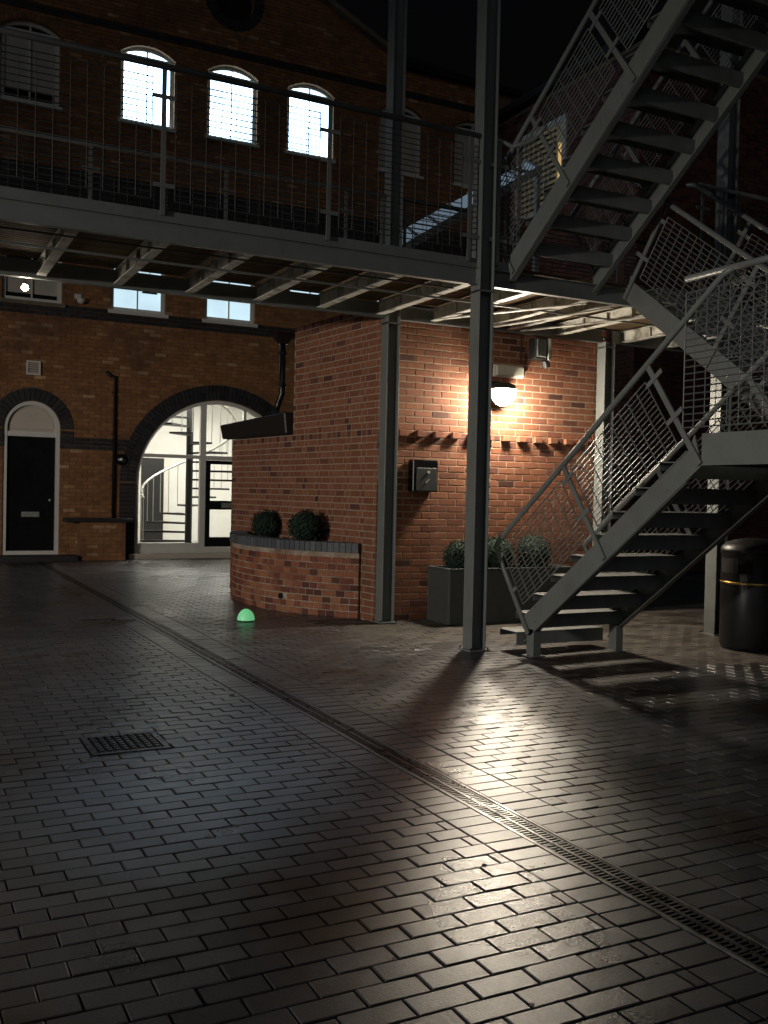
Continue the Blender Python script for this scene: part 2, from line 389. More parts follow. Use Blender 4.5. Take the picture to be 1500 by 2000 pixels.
def is_dry(p):
    x, y = (p[0] + p[1]) / 2, (p[2] + p[3]) / 2; w = 0.35 * math.sin(2.3 * x) * math.cos(1.7 * y) + random.uniform(-0.12, 0.12)
    return (y + w > 7.5 and x > 4.0 and y < 9.6) or (x + w > 4.95 and y + w > 5.7)
b, b2 = MB(), MB()
for _, p in rest: paver_into(b2 if is_dry(p) else b, *p)
tag(b.build('paving_bricks_beyond', 'paver', ground), kind='stuff'); tag(b2.build('dusty_paving_bricks', 'paver_dry', ground), kind='stuff')
# plain paved ground further out
b = MB()
for (x0, x1, y0, y1) in ((-60, X0G, -40, 90), (X0G, 70, -40, Y0G), (12.35, 70, Y0G, 90)):
    n = len(b.v); b.v += [(x0, y0, -0.006), (x1, y0, -0.006), (x1, y1, -0.006), (x0, y1, -0.006)]; b.f.append((n, n + 1, n + 2, n + 3))
tag(b.build('outer_paving', 'paver'), kind='structure')

# ------------------------------------------------------------------ channel drain
dr = empty('channel_drain', ((DX0 + DX1) / 2, 1, 0)); tag(dr, 'slotted iron channel drain running diagonally across the dark paving', 'drain')
b = MB(); b.box(DX0, DX1, 0.6, 18.9, -0.0115, -0.010); b.build('channel_bed', 'void', dr)
for x in (DX0, DX1 - 0.012):
    b = MB(); b.box(x, x + 0.012, 0.6, 18.9, -0.02, 0.0035); b.build('channel_edge', 'ironlight', dr)
proto = MB(); w0, w1 = DX0 + 0.014, DX1 - 0.014; xm = (w0 + w1) / 2
proto.box(w0, w0 + 0.010, 0.003, 0.497, -0.008, 0.001); proto.box(w1 - 0.010, w1, 0.003, 0.497, -0.008, 0.001); proto.box(xm - 0.007, xm + 0.007, 0.003, 0.497, -0.008, 0.0025)
for k in range(21):
    y = 0.003 + k * 0.0241; proto.box(w0 + 0.010, xm - 0.007, y, y + 0.010, -0.008, 0.0); proto.box(xm + 0.007, w1 - 0.010, y, y + 0.010, -0.008, 0.0)
go_ = proto.build('grating', 'iron', dr); go_.location = (0, 0.62, 0)
for k in range(1, 36):
    c = go_.copy(); COL.objects.link(c); c.parent = dr; c.location = (random.uniform(-0.001, 0.001), 0.62 + 0.5 * k, random.uniform(-0.002, 0.0005))
adopt(dr)

# ------------------------------------------------------------------ gully cover
gu = empty('gully_cover', (GX0, GY0, 0)); tag(gu, 'square iron gully cover set in the paving left of the drain', 'drain cover')
b = MB()
for q in ((GX0 + .004, GX1 - .004, GY0 + .004, GY0 + .035), (GX0 + .004, GX1 - .004, GY1 - .035, GY1 - .004), (GX0 + .004, GX0 + .035, GY0 + .035, GY1 - .035), (GX1 - .035, GX1 - .004, GY0 + .035, GY1 - .035)):
    b.box(*q, -0.02, 0.002)
b.build('cover_frame', 'iron', gu)
b = MB(); b.box(GX0 + .035, GX1 - .035, GY0 + .035, GY1 - .035, -0.011, -0.0095); b.build('gully_pit', 'iron', gu)
ny = 9
for i in range(8):
    x = GX0 + 0.047 + i * 0.0425
    b = MB(); b.box(x, x + 0.030, GY0 + .038, GY1 - .038, -0.0095, -0.001)
    for j in range(7): y = GY0 + 0.06 + j * 0.046; b.box(x + 0.003, x + 0.026, y, y + 0.026, -0.001, 0.005)
    b.build('cover_rib', 'iron', gu)
adopt(gu)

# ------------------------------------------------------------------ back building facade
FY = 19.0
fac = empty('brick_warehouse', (6, FY, 0)); tag(fac, 'tall old brown brick warehouse across the back with arched windows and gable', 'building')
def arc(cx, cz, r, a0, a1, n): return [(cx + r * math.cos(a0 + (a1 - a0) * i / n), cz + r * math.sin(a0 + (a1 - a0) * i / n)) for i in range(n + 1)]
openings = []    # (kind, cx, halfwidth, z0, zspring, rise)
UW = [(0.0, 'dim'), (2.18, 'dim'), (4.335, 'lit'), (6.045, 'lit'), (7.745, 'lit'), (9.90, 'blind'), (11.8, 'blind')]
for cx, k in UW: openings.append(('seg', cx, 0.52, 8.44, 9.76, 0.18, k))
LW = [(0.40, 'dark'), (2.27, 'dark'), (4.22, 'litb'), (6.07, 'litb'), (7.85, 'litb'), (9.9, 'litb')]
for cx, k in LW: openings.append(('seg', cx, 0.53, 4.80 if cx < 7 else 5.42, 5.62 if cx < 7 else 5.75, 0.20, k))
openings.append(('round', 5.90, 1.68, 0.10, 1.51, 1.68, 'arch'))
openings.append(('round', 2.30, 0.50, 0.10, 2.46, 0.50, 'door'))
def seg_arc(cx, hw, zs, rise, n=14, grow=0.0):
    R = (hw * hw + rise * rise) / (2 * rise); cz = zs + rise - R; th = math.asin(min(1, hw / R)); R += grow
    return [(cx + R * math.sin(th - 2 * th * i / n), cz + R * math.cos(th - 2 * th * i / n)) for i in range(n + 1)]   # right to left
def loop_of(op, n=16, inset=0.0):
    _, cx, hw, z0, zs, rise, _k = op
    hw -= inset; z0 += inset
    if op[0] == 'round': top = arc(cx, zs, hw, 0, math.pi, n * 2)
    else: top = seg_arc(cx, hw, zs, rise - inset, n)
    return [(cx - hw, z0), (cx + hw, z0)] + top
EAVE = 10.72
outer = [(-6, -0.05), (13, -0.05), (13, EAVE), (9.7, EAVE), (9.5, 11.0), (6.05, 12.6), (2.6, 11.0), (2.4, EAVE), (-6, EAVE)]
loops = [outer] + [loop_of(o) for o in openings]
bull = arc(6.05, 11.28, 0.42, 0, 2 * math.pi, 24)[:-1]; loops.append(bull)
tri = tessellate_polygon([[Vector((x, z, 0)) for x, z in l] for l in loops])
flat = [p for l in loops for p in l]
b = MB(); b.v = [(x, FY, z) for x, z in flat]; b.f = [tuple(t) for t in tri]
for l in loops[1:]:
    k = len(b.v); m_ = len(l)
    for (x, z) in l: b.v.append((x, FY, z))
    for (x, z) in l: b.v.append((x, FY + 0.26, z))
    for i in range(m_): j = (i + 1) % m_; b.f.append((k + i, k + j, k + m_ + j, k + m_ + i))
b.build('wall', 'oldmortar', fac)
def clip_spans(z, hh):
    """x spans blocked at height z by openings and their brick rings"""
    out = []
    for op in openings:
        kind, cx, hw, z0, zs, rise, k = op
        ring = 0.30 if k == 'arch' else (0.24 if k == 'door' else 0.12)
        if z < z0 - 0.02 and kind == 'seg': continue
        if kind == 'round':
            ro = hw + ring
            if z <= zs: w = hw + (ring if k == 'arch' else 0.0)
            elif z < zs + ro: w = math.sqrt(max(0, ro * ro - (z - zs) ** 2))
            else: continue
        else:
            if z <= zs: w = hw
            elif z < zs + rise + ring: w = hw + 0.03
            else: continue
        out.append((cx - w, cx + w))
    if abs(z - 11.28) < 0.62: w = math.sqrt(0.62**2 - (z - 11.28)**2); out.append((6.05 - w, 6.05 + w))
    return out
BANDS = [(2.12, 2.29), (4.60, 4.77), (6.78, 7.35), (10.15, 10.3)]
mo, md_ = MB(), MB()
row = 0; z = 0.0
while z < 12.5:
    zc = z + 0.0325
    if zc < EAVE: xl, xr = -5.9, 12.4
    else:
        if zc > 12.45: break
        xl = 2.6 + (zc - 11.0) / 1.6 * 3.45 if zc > 11 else 2.55; xr = 12.1 - xl
    inband = any(a < zc < c for a, c in BANDS)
    blk = clip_spans(zc, 0.065)
    x = xl - (0.1125 if row % 2 else 0)
    while x < xr:
        hd = (int(x * 7 + row * 3) % 5 == 0)
        xa, xb = max(x, xl), min(x + 0.215, xr)
        segs = [(xa, xb)]
        for (p, q) in blk:
            ns = []
            for (s0, s1) in segs:
                if s1 <= p or s0 >= q: ns.append((s0, s1)); continue
                if s0 < p: ns.append((s0, p))
                if s1 > q: ns.append((q, s1))
            segs = ns
        for (s0, s1) in segs:
            if s1 - s0 > 0.03 and not (s1 > 11.4 and zc < 0):
                brick_at(md_ if inband else mo, ((s0 + s1) / 2, FY - 0.008 - (0.008 if inband else 0) - random.uniform(0, 0.003), zc), (1, 0, 0), (0, -1, 0), s1 - s0 - 0.0, 0.065, 0.02)
        x += 0.225
    z += 0.075; row += 1
tag(mo.build('facing_bricks', 'oldbrick', fac), kind='stuff'); tag(md_.build('dark_band_bricks', 'bluebrick', fac), kind='stuff')
# arch rings
def ring_bricks(mb, cx, cz, r0, r1, a0, a1, w, y0, y1):
    n = max(3, int((a1 - a0) * r0 / w)); da = (a1 - a0) / n
    for i in range(n):
        a, c = a0 + i * da + 0.0045 / r0, a0 + (i + 1) * da - 0.0045 / r0
        P = []
        for y in (y0, y1):
            P += [(cx + r0 * math.cos(a), y, cz + r0 * math.sin(a)), (cx + r1 * math.cos(a), y, cz + r1 * math.sin(a)), (cx + r1 * math.cos(c), y, cz + r1 * math.sin(c)), (cx + r0 * math.cos(c), y, cz + r0 * math.sin(c))]
        mb.quadbox(P)
b = MB()
ring_bricks(b, 5.90, 1.51, 1.69, 1.84, 0, math.pi, 0.075, FY - 0.022, FY + 0.02); ring_bricks(b, 5.90, 1.51, 1.845, 1.985, 0, math.pi, 0.08, FY - 0.028, FY + 0.02)
for sx in (-1, 1):
    for i in range(19): z = 0.0 + i * 0.078; b.box(5.90 + sx * 1.835 - 0.148, 5.90 + sx * 1.835 + 0.148, FY - 0.024, FY + 0.02, z + 0.004, z + 0.073)
tag(b.build('arch_brick_ring', 'bluebrick', fac), kind='stuff')
b = MB(); ring_bricks(b, 2.30, 2.46, 0.51, 0.74, 0, math.pi, 0.075, FY - 0.022, FY + 0.02)
for sx in (-1, 1):
    for i in range(3): z = 2.20 + i * 0.078; b.box(2.30 + sx * 0.625 - 0.113, 2.30 + sx * 0.625 + 0.113, FY - 0.024, FY + 0.02, z + 0.004, z + 0.073)
tag(b.build('door_arch_ring', 'bluebrick', fac), kind='stuff')
b = MB(); ring_bricks(b, 6.05, 11.28, 0.42, 0.62, 0, 2 * math.pi, 0.08, FY - 0.02, FY + 0.02); tag(b.build('bullseye_brick_ring', 'bluebrick', fac), kind='stuff')
b = MB(); b.lathe([(0.001, 0), (0.43, 0)], (0, 0, 0), 24); b.v = [(6.05 + v[0], FY + 0.18, 11.28 + v[1]) for v in b.v]; b.build('bullseye_louvre', 'void', fac)
b = MB()
for op in openings:
    if op[0] != 'seg': continue
    _, cx, hw, z0, zs, rise, k = op
    R = (hw * hw + rise * rise) / (2 * rise); cz = zs + rise - R; th = math.asin(hw / R)
    ring_bricks(b, cx, cz, R + 0.004, R + 0.12, math.pi / 2 - th - 0.05, math.pi / 2 + th + 0.05, 0.072, FY - 0.018, FY + 0.02)
tag(b.build('window_head_bricks', 'oldbrick', fac), kind='stuff')
# windows
def frame_loop(op, inset, y0, y1, name, m, parent):
    A = loop_of(op, 12, 0.0); B = loop_of(op, 12, inset); b = MB(); n = len(A)
    for (L_, y) in ((A, y0), (B, y0), (A, y1), (B, y1)):
        for (x, z) in L_: b.v.append((x, y, z))
    for i in range(n):
        j = (i + 1) % n
        b.f.append((i, j, n + j, n + i)); b.f.append((2 * n + i, 3 * n + i, 3 * n + j, 2 * n + j)); b.f.append((n + i, n + j, 3 * n + j, 3 * n + i)); b.f.append((i, 2 * n + i, 2 * n + j, j))
    return b.build(name, m, parent)
def fill_loop(op, inset, y, name, m, parent, z0=None, z1=None):
    L_ = loop_of(op, 12, inset)
    if z1 is not None or z0 is not None:
        L2 = []
        for (x, z) in L_: L2.append((x, min(max(z, z0 if z0 is not None else -99), z1 if z1 is not None else 99)))
        L_ = L2
    b = MB(); b.v = [(x, y, z) for x, z in L_]; b.f = [tuple(range(len(L_)))]
    return b.build(name, m, parent)
for op in openings:
    kind, cx, hw, z0, zs, rise, k = op
    if kind != 'seg': continue
    upper = z0 > 8
    fr = frame_loop(op, 0.075, FY + 0.07, FY + 0.15, 'window', 'white', fac)
    gb_ = MB(); gb_.box(cx - 0.013, cx + 0.013, FY + 0.075, FY + 0.125, z0 + 0.07, zs + rise - 0.06); gb_.build('glazing_bar', 'white', fr)
    if upper:
        gb_ = MB(); gb_.box(cx - hw + 0.07, cx + hw - 0.07, FY + 0.077, FY + 0.127, zs - 0.03, zs + 0.015); gb_.build('transom', 'white', fr)
    b = MB(); b.box(cx - hw - 0.05, cx + hw + 0.05, FY - 0.06, FY + 0.07, z0 - 0.07, z0 + 0.002); b.build('sill', 'white' if upper or k != 'dark' else 'coppice', fr)
    if k in ('lit', 'litb'):
        fill_loop(op, 0.07, FY + 0.105, 'pane', 'litwhite' if k == 'lit' else 'litblue', fr)
        if k == 'litb' and abs(cx - 4.22) < 0.1:
            b = MB(); b.lathe([(0.02, 0.10), (0.05, 0.08), (0.14, 0.03), (0.16, 0.0), (0.0, 0.0)], (cx + 0.24, FY + 0.09, z0 + 0.40), 14)
            for i in range(len(b.v)): b.v[i] = (b.v[i][0], FY + 0.095 + (b.v[i][1] - FY - 0.09) * 0.05, b.v[i][2])
            b.tube([(cx + 0.24, FY + 0.095, z0 + 0.48), (cx + 0.24, FY + 0.095, zs + 0.1)], 0.008, 6); b.build('pendant_shade_in_window', 'black', fr)
    elif k in ('dim', 'blind'):
        fill_loop(op, 0.07, FY + 0.13, 'pane', 'glassdark', fr)
        b = MB(); b.box(cx - hw + 0.072, cx + hw - 0.072, FY + 0.118, FY + 0.124, z0 + (0.24 if k == 'dim' else 0.08), zs - 0.03); b.build('blind', 'blind', fr)
    else:
        fill_loop(op, 0.07, FY + 0.13, 'pane', 'glassdark', fr)
        b = MB(); b.box(cx - hw + 0.072, cx + hw - 0.072, FY + 0.118, FY + 0.124, z0 + 0.16, zs - 0.03); b.build('blind', 'blind', fr)
# door
dop = openings[-1]
fr = frame_loop(dop, 0.07, FY + 0.02, FY + 0.12, 'door_frame', 'white', fac)
b = MB(); b.box(1.87, 2.73, FY + 0.03, FY + 0.11, 2.30, 2.39); b.build('door_head', 'white', fr)
fl = [(x, z) for x, z in arc(2.30, 2.46, 0.432, 0, math.pi, 20)] + [(1.868, 2.388), (2.732, 2.388)]
b = MB(); b.v = [(x, FY + 0.08, z) for x, z in fl]; b.f = [tuple(range(len(fl)))]; b.build('fanlight_panel', 'cream', fr)
b = MB()
P0 = arc(2.30, 2.46, 0.405, 0, math.pi, 20); P1 = arc(2.30, 2.46, 0.385, 0, math.pi, 20); n = 21
b.v = [(x, FY + 0.072, z) for x, z in P0] + [(x, FY + 0.072, z) for x, z in P1]
for i in range(20): b.f.append((i, i + 1, n + i + 1, n + i))
b.box(1.915, 2.685, FY + 0.070, FY + 0.079, 2.425, 2.445); b.build('fanlight_moulding', 'blind', fr)
dd = MB(); dd.box(1.872, 2.728, FY + 0.09, FY + 0.13, 0.115, 2.298); dd = dd.build('door', 'blackgloss', fac)
for (x0, x1, z0, z1) in ((1.98, 2.26, 1.25, 2.12), (2.34, 2.62, 1.25, 2.12), (1.98, 2.26, 0.28, 0.72), (2.34, 2.62, 0.28, 0.72)):
    b = MB(); b.box(x0, x1, FY + 0.084, FY + 0.089, z0, z1); bevel(b.build('door_panel', 'blackgloss', dd), 0.004)
b = MB(); b.box(2.14, 2.46, FY + 0.075, FY + 0.088, 0.80, 0.90); bevel(b.build('letter_plate', 'chrome', dd), 0.004)
b = MB(); b.box(1.45, 3.10, FY - 0.42, FY - 0.012, -0.02, 0.10); bevel(b.build('door_step', 'bluebrick', fac), 0.008)
# gable coping and eaves
for s_ in (-1, 1):
    b = MB(); b.bar((6.05, FY - 0.02, 12.63), (6.05 + s_ * 3.6, FY - 0.02, 10.98), 0.30, 0.10); b.build('gable_coping', 'coppice', fac)
b = MB(); b.box(9.6, 13, FY - 0.16, FY + 0.02, EAVE, EAVE + 0.12); b.build('gutter', 'black', fac)
b = MB(); b.box(-6, 2.5, FY - 0.16, FY + 0.02, EAVE, EAVE + 0.12); b.build('gutter', 'black', fac)
b = MB(); b.v = [(-6, FY, EAVE + .1), (13, FY, EAVE + .1), (13, FY + 6, EAVE + 3.4), (-6, FY + 6, EAVE + 3.4)]; b.f = [(0, 1, 2, 3)]; b.build('roof', 'roof', fac)
b = MB(); b.v = [(2.5, FY + .05, 10.95), (6.05, FY + .05, 12.55), (6.05, FY + 6, 12.55), (2.5, FY + 1, 10.95), (9.6, FY + .05, 10.95), (9.6, FY + 1, 10.95)]; b.f = [(0, 1, 2, 3), (1, 4, 5, 2)]; b.build('gable_roof', 'roof', fac)
b = MB(); b.box(-6, 13, FY + 0.30, FY + 0.34, 3.9, 10.7); b.build('inner_lining', 'void', fac)

# arched glazed screen
ao = openings[-2]
sc_ = frame_loop(ao, 0.075, FY + 0.04, FY + 0.14, 'arched_window', 'white', fac)
def wb(x0, x1, z0, z1, nm='mullion', m='white'): b = MB(); b.box(x0, x1, FY + 0.045, FY + 0.135, z0, z1); return bevel(b.build(nm, m, sc_), 0.004)
wb(5.52, 5.64, 0.18, 3.16); wb(4.25, 5.52, 2.00, 2.07, 'transom'); wb(5.64, 7.5, 1.98, 2.07, 'transom'); wb(6.42, 6.48, 2.07, 3.05)
wb(4.29, 5.52, 0.17, 0.30, 'bottom_rail'); wb(5.64, 7.5, 0.17, 0.22, 'bottom_rail')
b = MB(); b.v = [(x, FY + 0.09, z) for x, z in loop_of(ao, 12, 0.06)]; b.f = [tuple(range(len(b.v)))]; b.build('pane', 'glass', sc_)
gd = MB()
for q in ((5.645, 5.74, 0.225, 1.975), (6.50, 6.60, 0.225, 1.975), (5.74, 6.50, 1.90, 1.975), (5.74, 6.50, 0.225, 0.42), (5.74, 6.50, 0.98, 1.16)): gd.box(q[0], q[1], FY + 0.05, FY + 0.085, q[2], q[3])
gd = gd.build('glazed_door', 'blackgloss', sc_)
b = MB(); b.box(5.98, 6.32, FY + 0.04, FY + 0.05, 1.02, 1.12); b.build('letter_plate', 'chrome', gd) if False else None
b = MB(); b.box(4.10, 7.70, FY - 0.10, FY + 0.14, 0.0, 0.098); bevel(b.build('threshold', 'cream', fac), 0.006)
adopt(fac)
b = MB(); b.box(5.98, 6.32, FY + 0.035, FY + 0.049, 1.02, 1.12); lp = b.build('letter_plate', 'chrome'); lp.parent = fac; lp.location = -Vector(fac.location)

# room behind the arch
rm = MB(); X0, X1, Y0, Y1, Z1 = 2.9, 8.6, FY + 0.27, FY + 4.6, 3.85
def quad(mb, pts): n = len(mb.v); mb.v += pts; mb.f.append(tuple(range(n, n + len(pts))))
b = MB(); quad(b, [(X0, Y1, 0), (X1, Y1, 0), (X1, Y1, Z1), (X0, Y1, Z1)]); quad(b, [(X0, Y0, 0), (X0, Y1, 0), (X0, Y1, Z1), (X0, Y0, Z1)]); quad(b, [(X1, Y1, 0), (X1, Y0, 0), (X1, Y0, Z1), (X1, Y1, Z1)])
tag(b.build('interior_wall', 'roomwhite'), kind='structure')
b = MB(); quad(b, [(X0, Y0, Z1), (X0, Y1, Z1), (X1, Y1, Z1), (X1, Y0, Z1)]); tag(b.build('ceiling', 'roomwhite'), kind='structure')
b = MB(); quad(b, [(X0, FY - 0.0, 0.09), (X1, FY - 0.0, 0.09), (X1, Y1, 0.09), (X0, Y1, 0.09)]); tag(b.build('interior_floor', 'roomfloor'), kind='structure')
cl = empty('ceiling_light', (5.8, FY + 1.6, Z1 - 0.06)); tag(cl, 'lit ceiling light panel in the white room behind the arch', 'ceiling light')
b = MB(); b.box(4.9, 6.9, FY + 1.0, FY + 2.2, Z1 - 0.07, Z1 - 0.002)
b.build('housing', 'white', cl); b = MB(); quad(b, [(4.93, FY + 1.03, Z1 - 0.075), (4.93, FY + 2.17, Z1 - 0.075), (6.87, FY + 2.17, Z1 - 0.075), (6.87, FY + 1.03, Z1 - 0.075)]); b.build('diffuser', 'roomlight', cl); adopt(cl)
dw = empty('inner_doorway', (5.64, Y1, 0.09)); tag(dw, 'dark inner door in a white surround seen through the arched window', 'door')
b = MB(); b.box(5.36, 5.92, Y1 - 0.05, Y1 - 0.01, 0.09, 2.12); b.build('door_leaf', 'black', dw)
b = MB(); b.box(5.24, 5.36, Y1 - 0.07, Y1 - 0.01, 0.09, 2.24); b.box(5.92, 6.06, Y1 - 0.07, Y1 - 0.01, 0.09, 2.24); b.box(5.36, 5.92, Y1 - 0.07, Y1 - 0.01, 2.12, 2.24); b.build('architrave', 'white', dw); adopt(dw)
# spiral stair
SPX, SPY = 5.72, FY + 1.55
spi = empty('spiral_staircase', (SPX, SPY, 0.09)); tag(spi, 'black spiral staircase with a pale curved handrail behind the arched window', 'staircase')
b = MB(); b.tube([(SPX, SPY, 0.09), (SPX, SPY, 3.85)], 0.075, 16); b.build('centre_column', 'black', spi, smooth=False)
NT = 19; a_start = math.radians(185); da = math.radians(-24); hr = []
for i in range(NT):
    a = a_start + da * i; zt = 0.09 + 0.19 * (i + 1)
    if zt > 3.8: break
    b = MB(); e = [(0.07 * math.cos(a), 0.07 * math.sin(a))]
    for q in range(4): aa = a + da * q / 3 * 1.12; e.append((1.02 * math.cos(aa), 1.02 * math.sin(aa)))
    e.append((0.07 * math.cos(a + da), 0.07 * math.sin(a + da)))
    b.prism(e, (SPX, SPY, zt - 0.04), (1, 0, 0), (0, 1, 0), (0, 0, 1), 0.04); b.build('tread', 'black', spi)
    for q in (0.0, 0.5):
        am = a + da * q; zz = zt + 0.19 * q; bb = MB(); bb.tube([(SPX + 1.0 * math.cos(am), SPY + 1.0 * math.sin(am), zt), (SPX + 1.0 * math.cos(am), SPY + 1.0 * math.sin(am), zz + 0.9)], 0.009, 5); bb.build('baluster', 'chrome', spi)
    hr.append((SPX + 1.0 * math.cos(a), SPY + 1.0 * math.sin(a), zt + 0.9)); am = a + da * 0.5; hr.append((SPX + 1.0 * math.cos(am), SPY + 1.0 * math.sin(am), zt + 0.995))
b = MB(); b.tube(hr, 0.026, 8); b.build('handrail', 'chrome', spi, smooth=True); adopt(spi)

# things fixed to the facade
wv = empty('air_vent', (2.30, FY, 3.57)); tag(wv, 'small square white air vent above the black door', 'vent')
b = MB()
for q in ((2.18, 2.43, 3.67, 3.70), (2.18, 2.43, 3.44, 3.47), (2.18, 2.21, 3.47, 3.67), (2.40, 2.43, 3.47, 3.67)): b.box(q[0], q[1], FY - 0.05, FY - 0.012, q[2], q[3])
b.build('vent_frame', 'white', wv)
for i in range(5): b = MB(); b.box(2.21, 2.40, FY - 0.038, FY - 0.014, 3.478 + i * 0.039, 3.502 + i * 0.039); b.build('slat', 'blind', wv)
adopt(wv)
cd = empty('wall_conduit', (3.77, FY, 0.9)); tag(cd, 'thin black conduit pipe running down the brown wall left of the arch', 'pipe')
b = MB(); b.tube([(3.62, FY - 0.05, 3.60), (3.70, FY - 0.05, 3.53), (3.79, FY - 0.05, 3.51), (3.79, FY - 0.05, 0.80)], 0.028, 8); b.build('pipe', 'black', cd, smooth=True)
for z in (3.2, 2.4, 1.6): b = MB(); b.box(3.74, 3.84, FY - 0.03, FY - 0.01, z, z + 0.03); b.build('clip', 'black', cd)
adopt(cd)
wl = empty('round_wall_fitting', (3.93, FY, 1.93)); tag(wl, 'round dark unlit wall fitting beside the conduit at the arch', 'wall lamp')
b = MB(); b.lathe([(0.0, 0.10), (0.06, 0.09), (0.10, 0.05), (0.11, 0.0)], (0, 0, 0), 18); b.v = [(3.93 + v[0], FY - 0.02 - v[2], 1.93 + v[1]) for v in b.v]; b.build('fitting_body', 'blackgloss', wl, smooth=True)
b = MB(); b.lathe([(0.0, 0.115), (0.035, 0.10)], (0, 0, 0), 12); b.v = [(3.93 + v[0], FY - 0.02 - v[2], 1.93 + v[1]) for v in b.v]; b.build('lens', 'chrome', wl, smooth=True); adopt(wl)
sn = empty('security_sensor', (3.07, FY, 4.9)); tag(sn, 'small white sensor on the wall between the two lower windows at left', 'sensor')
b = MB(); b.lathe([(0.0, -0.09), (0.06, -0.07), (0.08, 0.0), (0.03, 0.03), (0, 0.03)], (3.13, FY - 0.09, 4.92), 14); b.build('sensor_head', 'white', sn, smooth=True)
b = MB(); b.box(3.02, 3.14, FY - 0.05, FY - 0.012, 4.93, 5.02); b.build('bracket', 'white', sn); adopt(sn)
mc = empty('meter_cupboard', (3.55, FY, 0)); tag(mc, 'low brown brick cupboard with dark slab top against the wall', 'cupboard')
b = MB(); b.box(3.14, 3.98, FY - 0.32, FY - 0.012, -0.01, 0.72); b.build('cupboard_core', 'oldmortar', mc)
r = 0; z = 0.0
while z < 0.68:
    x = 3.14 - (0.11 if r % 2 else 0)
    while x < 3.96:
        xa, xb = max(x, 3.14), min(x + 0.215, 3.98)
        if xb - xa > 0.04: bb = MB(); brick_at(bb, ((xa + xb) / 2, FY - 0.328, z + 0.034), (1, 0, 0), (0, -1, 0), xb - xa, 0.064, 0.02); bb.build('brick', 'oldbrick', mc)
        x += 0.225
    z += 0.075; r += 1
b = MB(); b.box(2.86, 4.10, FY - 0.38, FY - 0.012, 0.722, 0.80); bevel(b.build('top_slab', 'bluebrick', mc), 0.01); adopt(mc)

# ------------------------------------------------------------------ right wing (runs towards the camera)
WX = 12.3
wg = empty('side_wing_building', (WX, 12, 0)); tag(wg, 'dark brick side wing behind the stairs at right with one blinded window', 'building')
b = MB(); b.box(WX, WX + 0.3, 14.0, FY - 0.03, -0.05, 9.9); b.build('wall', 'oldmortar', wg)
mo = MB(); r = 0; z = 0.0
while z < 9.8:
    y = 14.0 - (0.11 if r % 2 else 0)
    while y < FY - 0.1:
        ya, yb = max(y, 14.0), min(y + 0.215, FY - 0.1)
        yc = (ya + yb) / 2; zc = z + 0.033
        if yb - ya > 0.04 and not (16.15 < yc < 18.0 and 7.4 < zc < 9.3): brick_at(mo, (WX - 0.008, yc, zc), (0, 1, 0), (-1, 0, 0), yb - ya, 0.065, 0.02)
        y += 0.225
    z += 0.075; r += 1
b = MB(); b.box(WX + 0.31, 26, 14.0, 14.3, -0.05, 9.9); b.build('wall', 'oldmortar', wg)
tag(mo.build('facing_bricks', 'shadebrick', wg), kind='stuff'); mo = MB()
r = 0; z = 0.0
while z < 9.8:
    x = WX - (0.11 if r % 2 else 0)
    while x < 22:
        xa, xb = max(x, WX), x + 0.215
        brick_at(mo, ((xa + xb) / 2, 14.0 - 0.008, z + 0.033), (1, 0, 0), (0, -1, 0), xb - xa, 0.065, 0.02); x += 0.225
    z += 0.075; r += 1
tag(mo.build('facing_bricks', 'shadebrick', wg), kind='stuff')
wn = MB()
for q in ((16.2, 17.95, 9.15, 9.28), (16.2, 17.95, 7.42, 7.52), (16.2, 16.32, 7.52, 9.15), (17.83, 17.95, 7.52, 9.15)): wn.box(WX - 0.05, WX - 0.002, q[0], q[1], q[2], q[3])
wn = wn.build('window', 'white', wg)
b = MB(); b.box(WX - 0.012, WX - 0.004, 16.32, 17.83, 7.52, 9.15); b.build('blind', 'litcream', wn)
for i in range(13): b = MB(); b.box(WX - 0.04, WX - 0.014, 16.55, 17.80, 7.56 + i * 0.122, 7.60 + i * 0.122); b.build('slat', 'black', wn)
b = MB(); b.box(WX - 0.03, WX - 0.013, 16.34, 16.46, 7.55, 8.75); b.build('lit_gap', 'litamber', wn)
b = MB(); b.box(WX - 0.25, WX + 0.3, 13.8, FY - 0.2, 9.9, 10.05); b.build('eaves', 'black', wg)
adopt(wg)
rl = empty('sloping_rooflight', (6.8, 11.0, 4.6)); tag(rl, 'sloping bluish rooflight seen through the walkway mesh beside the main column', 'rooflight')
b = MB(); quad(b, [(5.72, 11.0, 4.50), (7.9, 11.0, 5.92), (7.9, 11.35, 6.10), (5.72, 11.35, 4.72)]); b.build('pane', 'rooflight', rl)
for i in range(8): x = 5.72 + i * 0.31; bb = MB(); bb.bar((x, 10.99, 4.5 + i * 0.202), (x, 11.36, 4.72 + i * 0.202), 0.03, 0.03); bb.build('glazing_bar', 'steel_dark', rl)
b = MB(); b.bar((5.6, 10.98, 4.40), (7.9, 10.98, 5.90), 0.05, 0.10); b.build('edge_rail', 'steel_dark', rl)
for q in ((5.66, 5.72, 4.5), (7.84, 7.9, 5.9)): b = MB(); b.box(q[0], q[1], 10.98, 11.04, 3.45, q[2]); b.build('support', 'steel_dark', rl)
adopt(rl)

# ------------------------------------------------------------------ brick outbuilding
ob = empty('brick_outbuilding', (CX, CY, 0)); tag(ob, 'orange brick outbuilding with the lit lamp under the steel walkway', 'building')
LX1 = 7.78; TOPZ = 3.44; LOWZ = 2.10; YB = 11.34
b = MB()
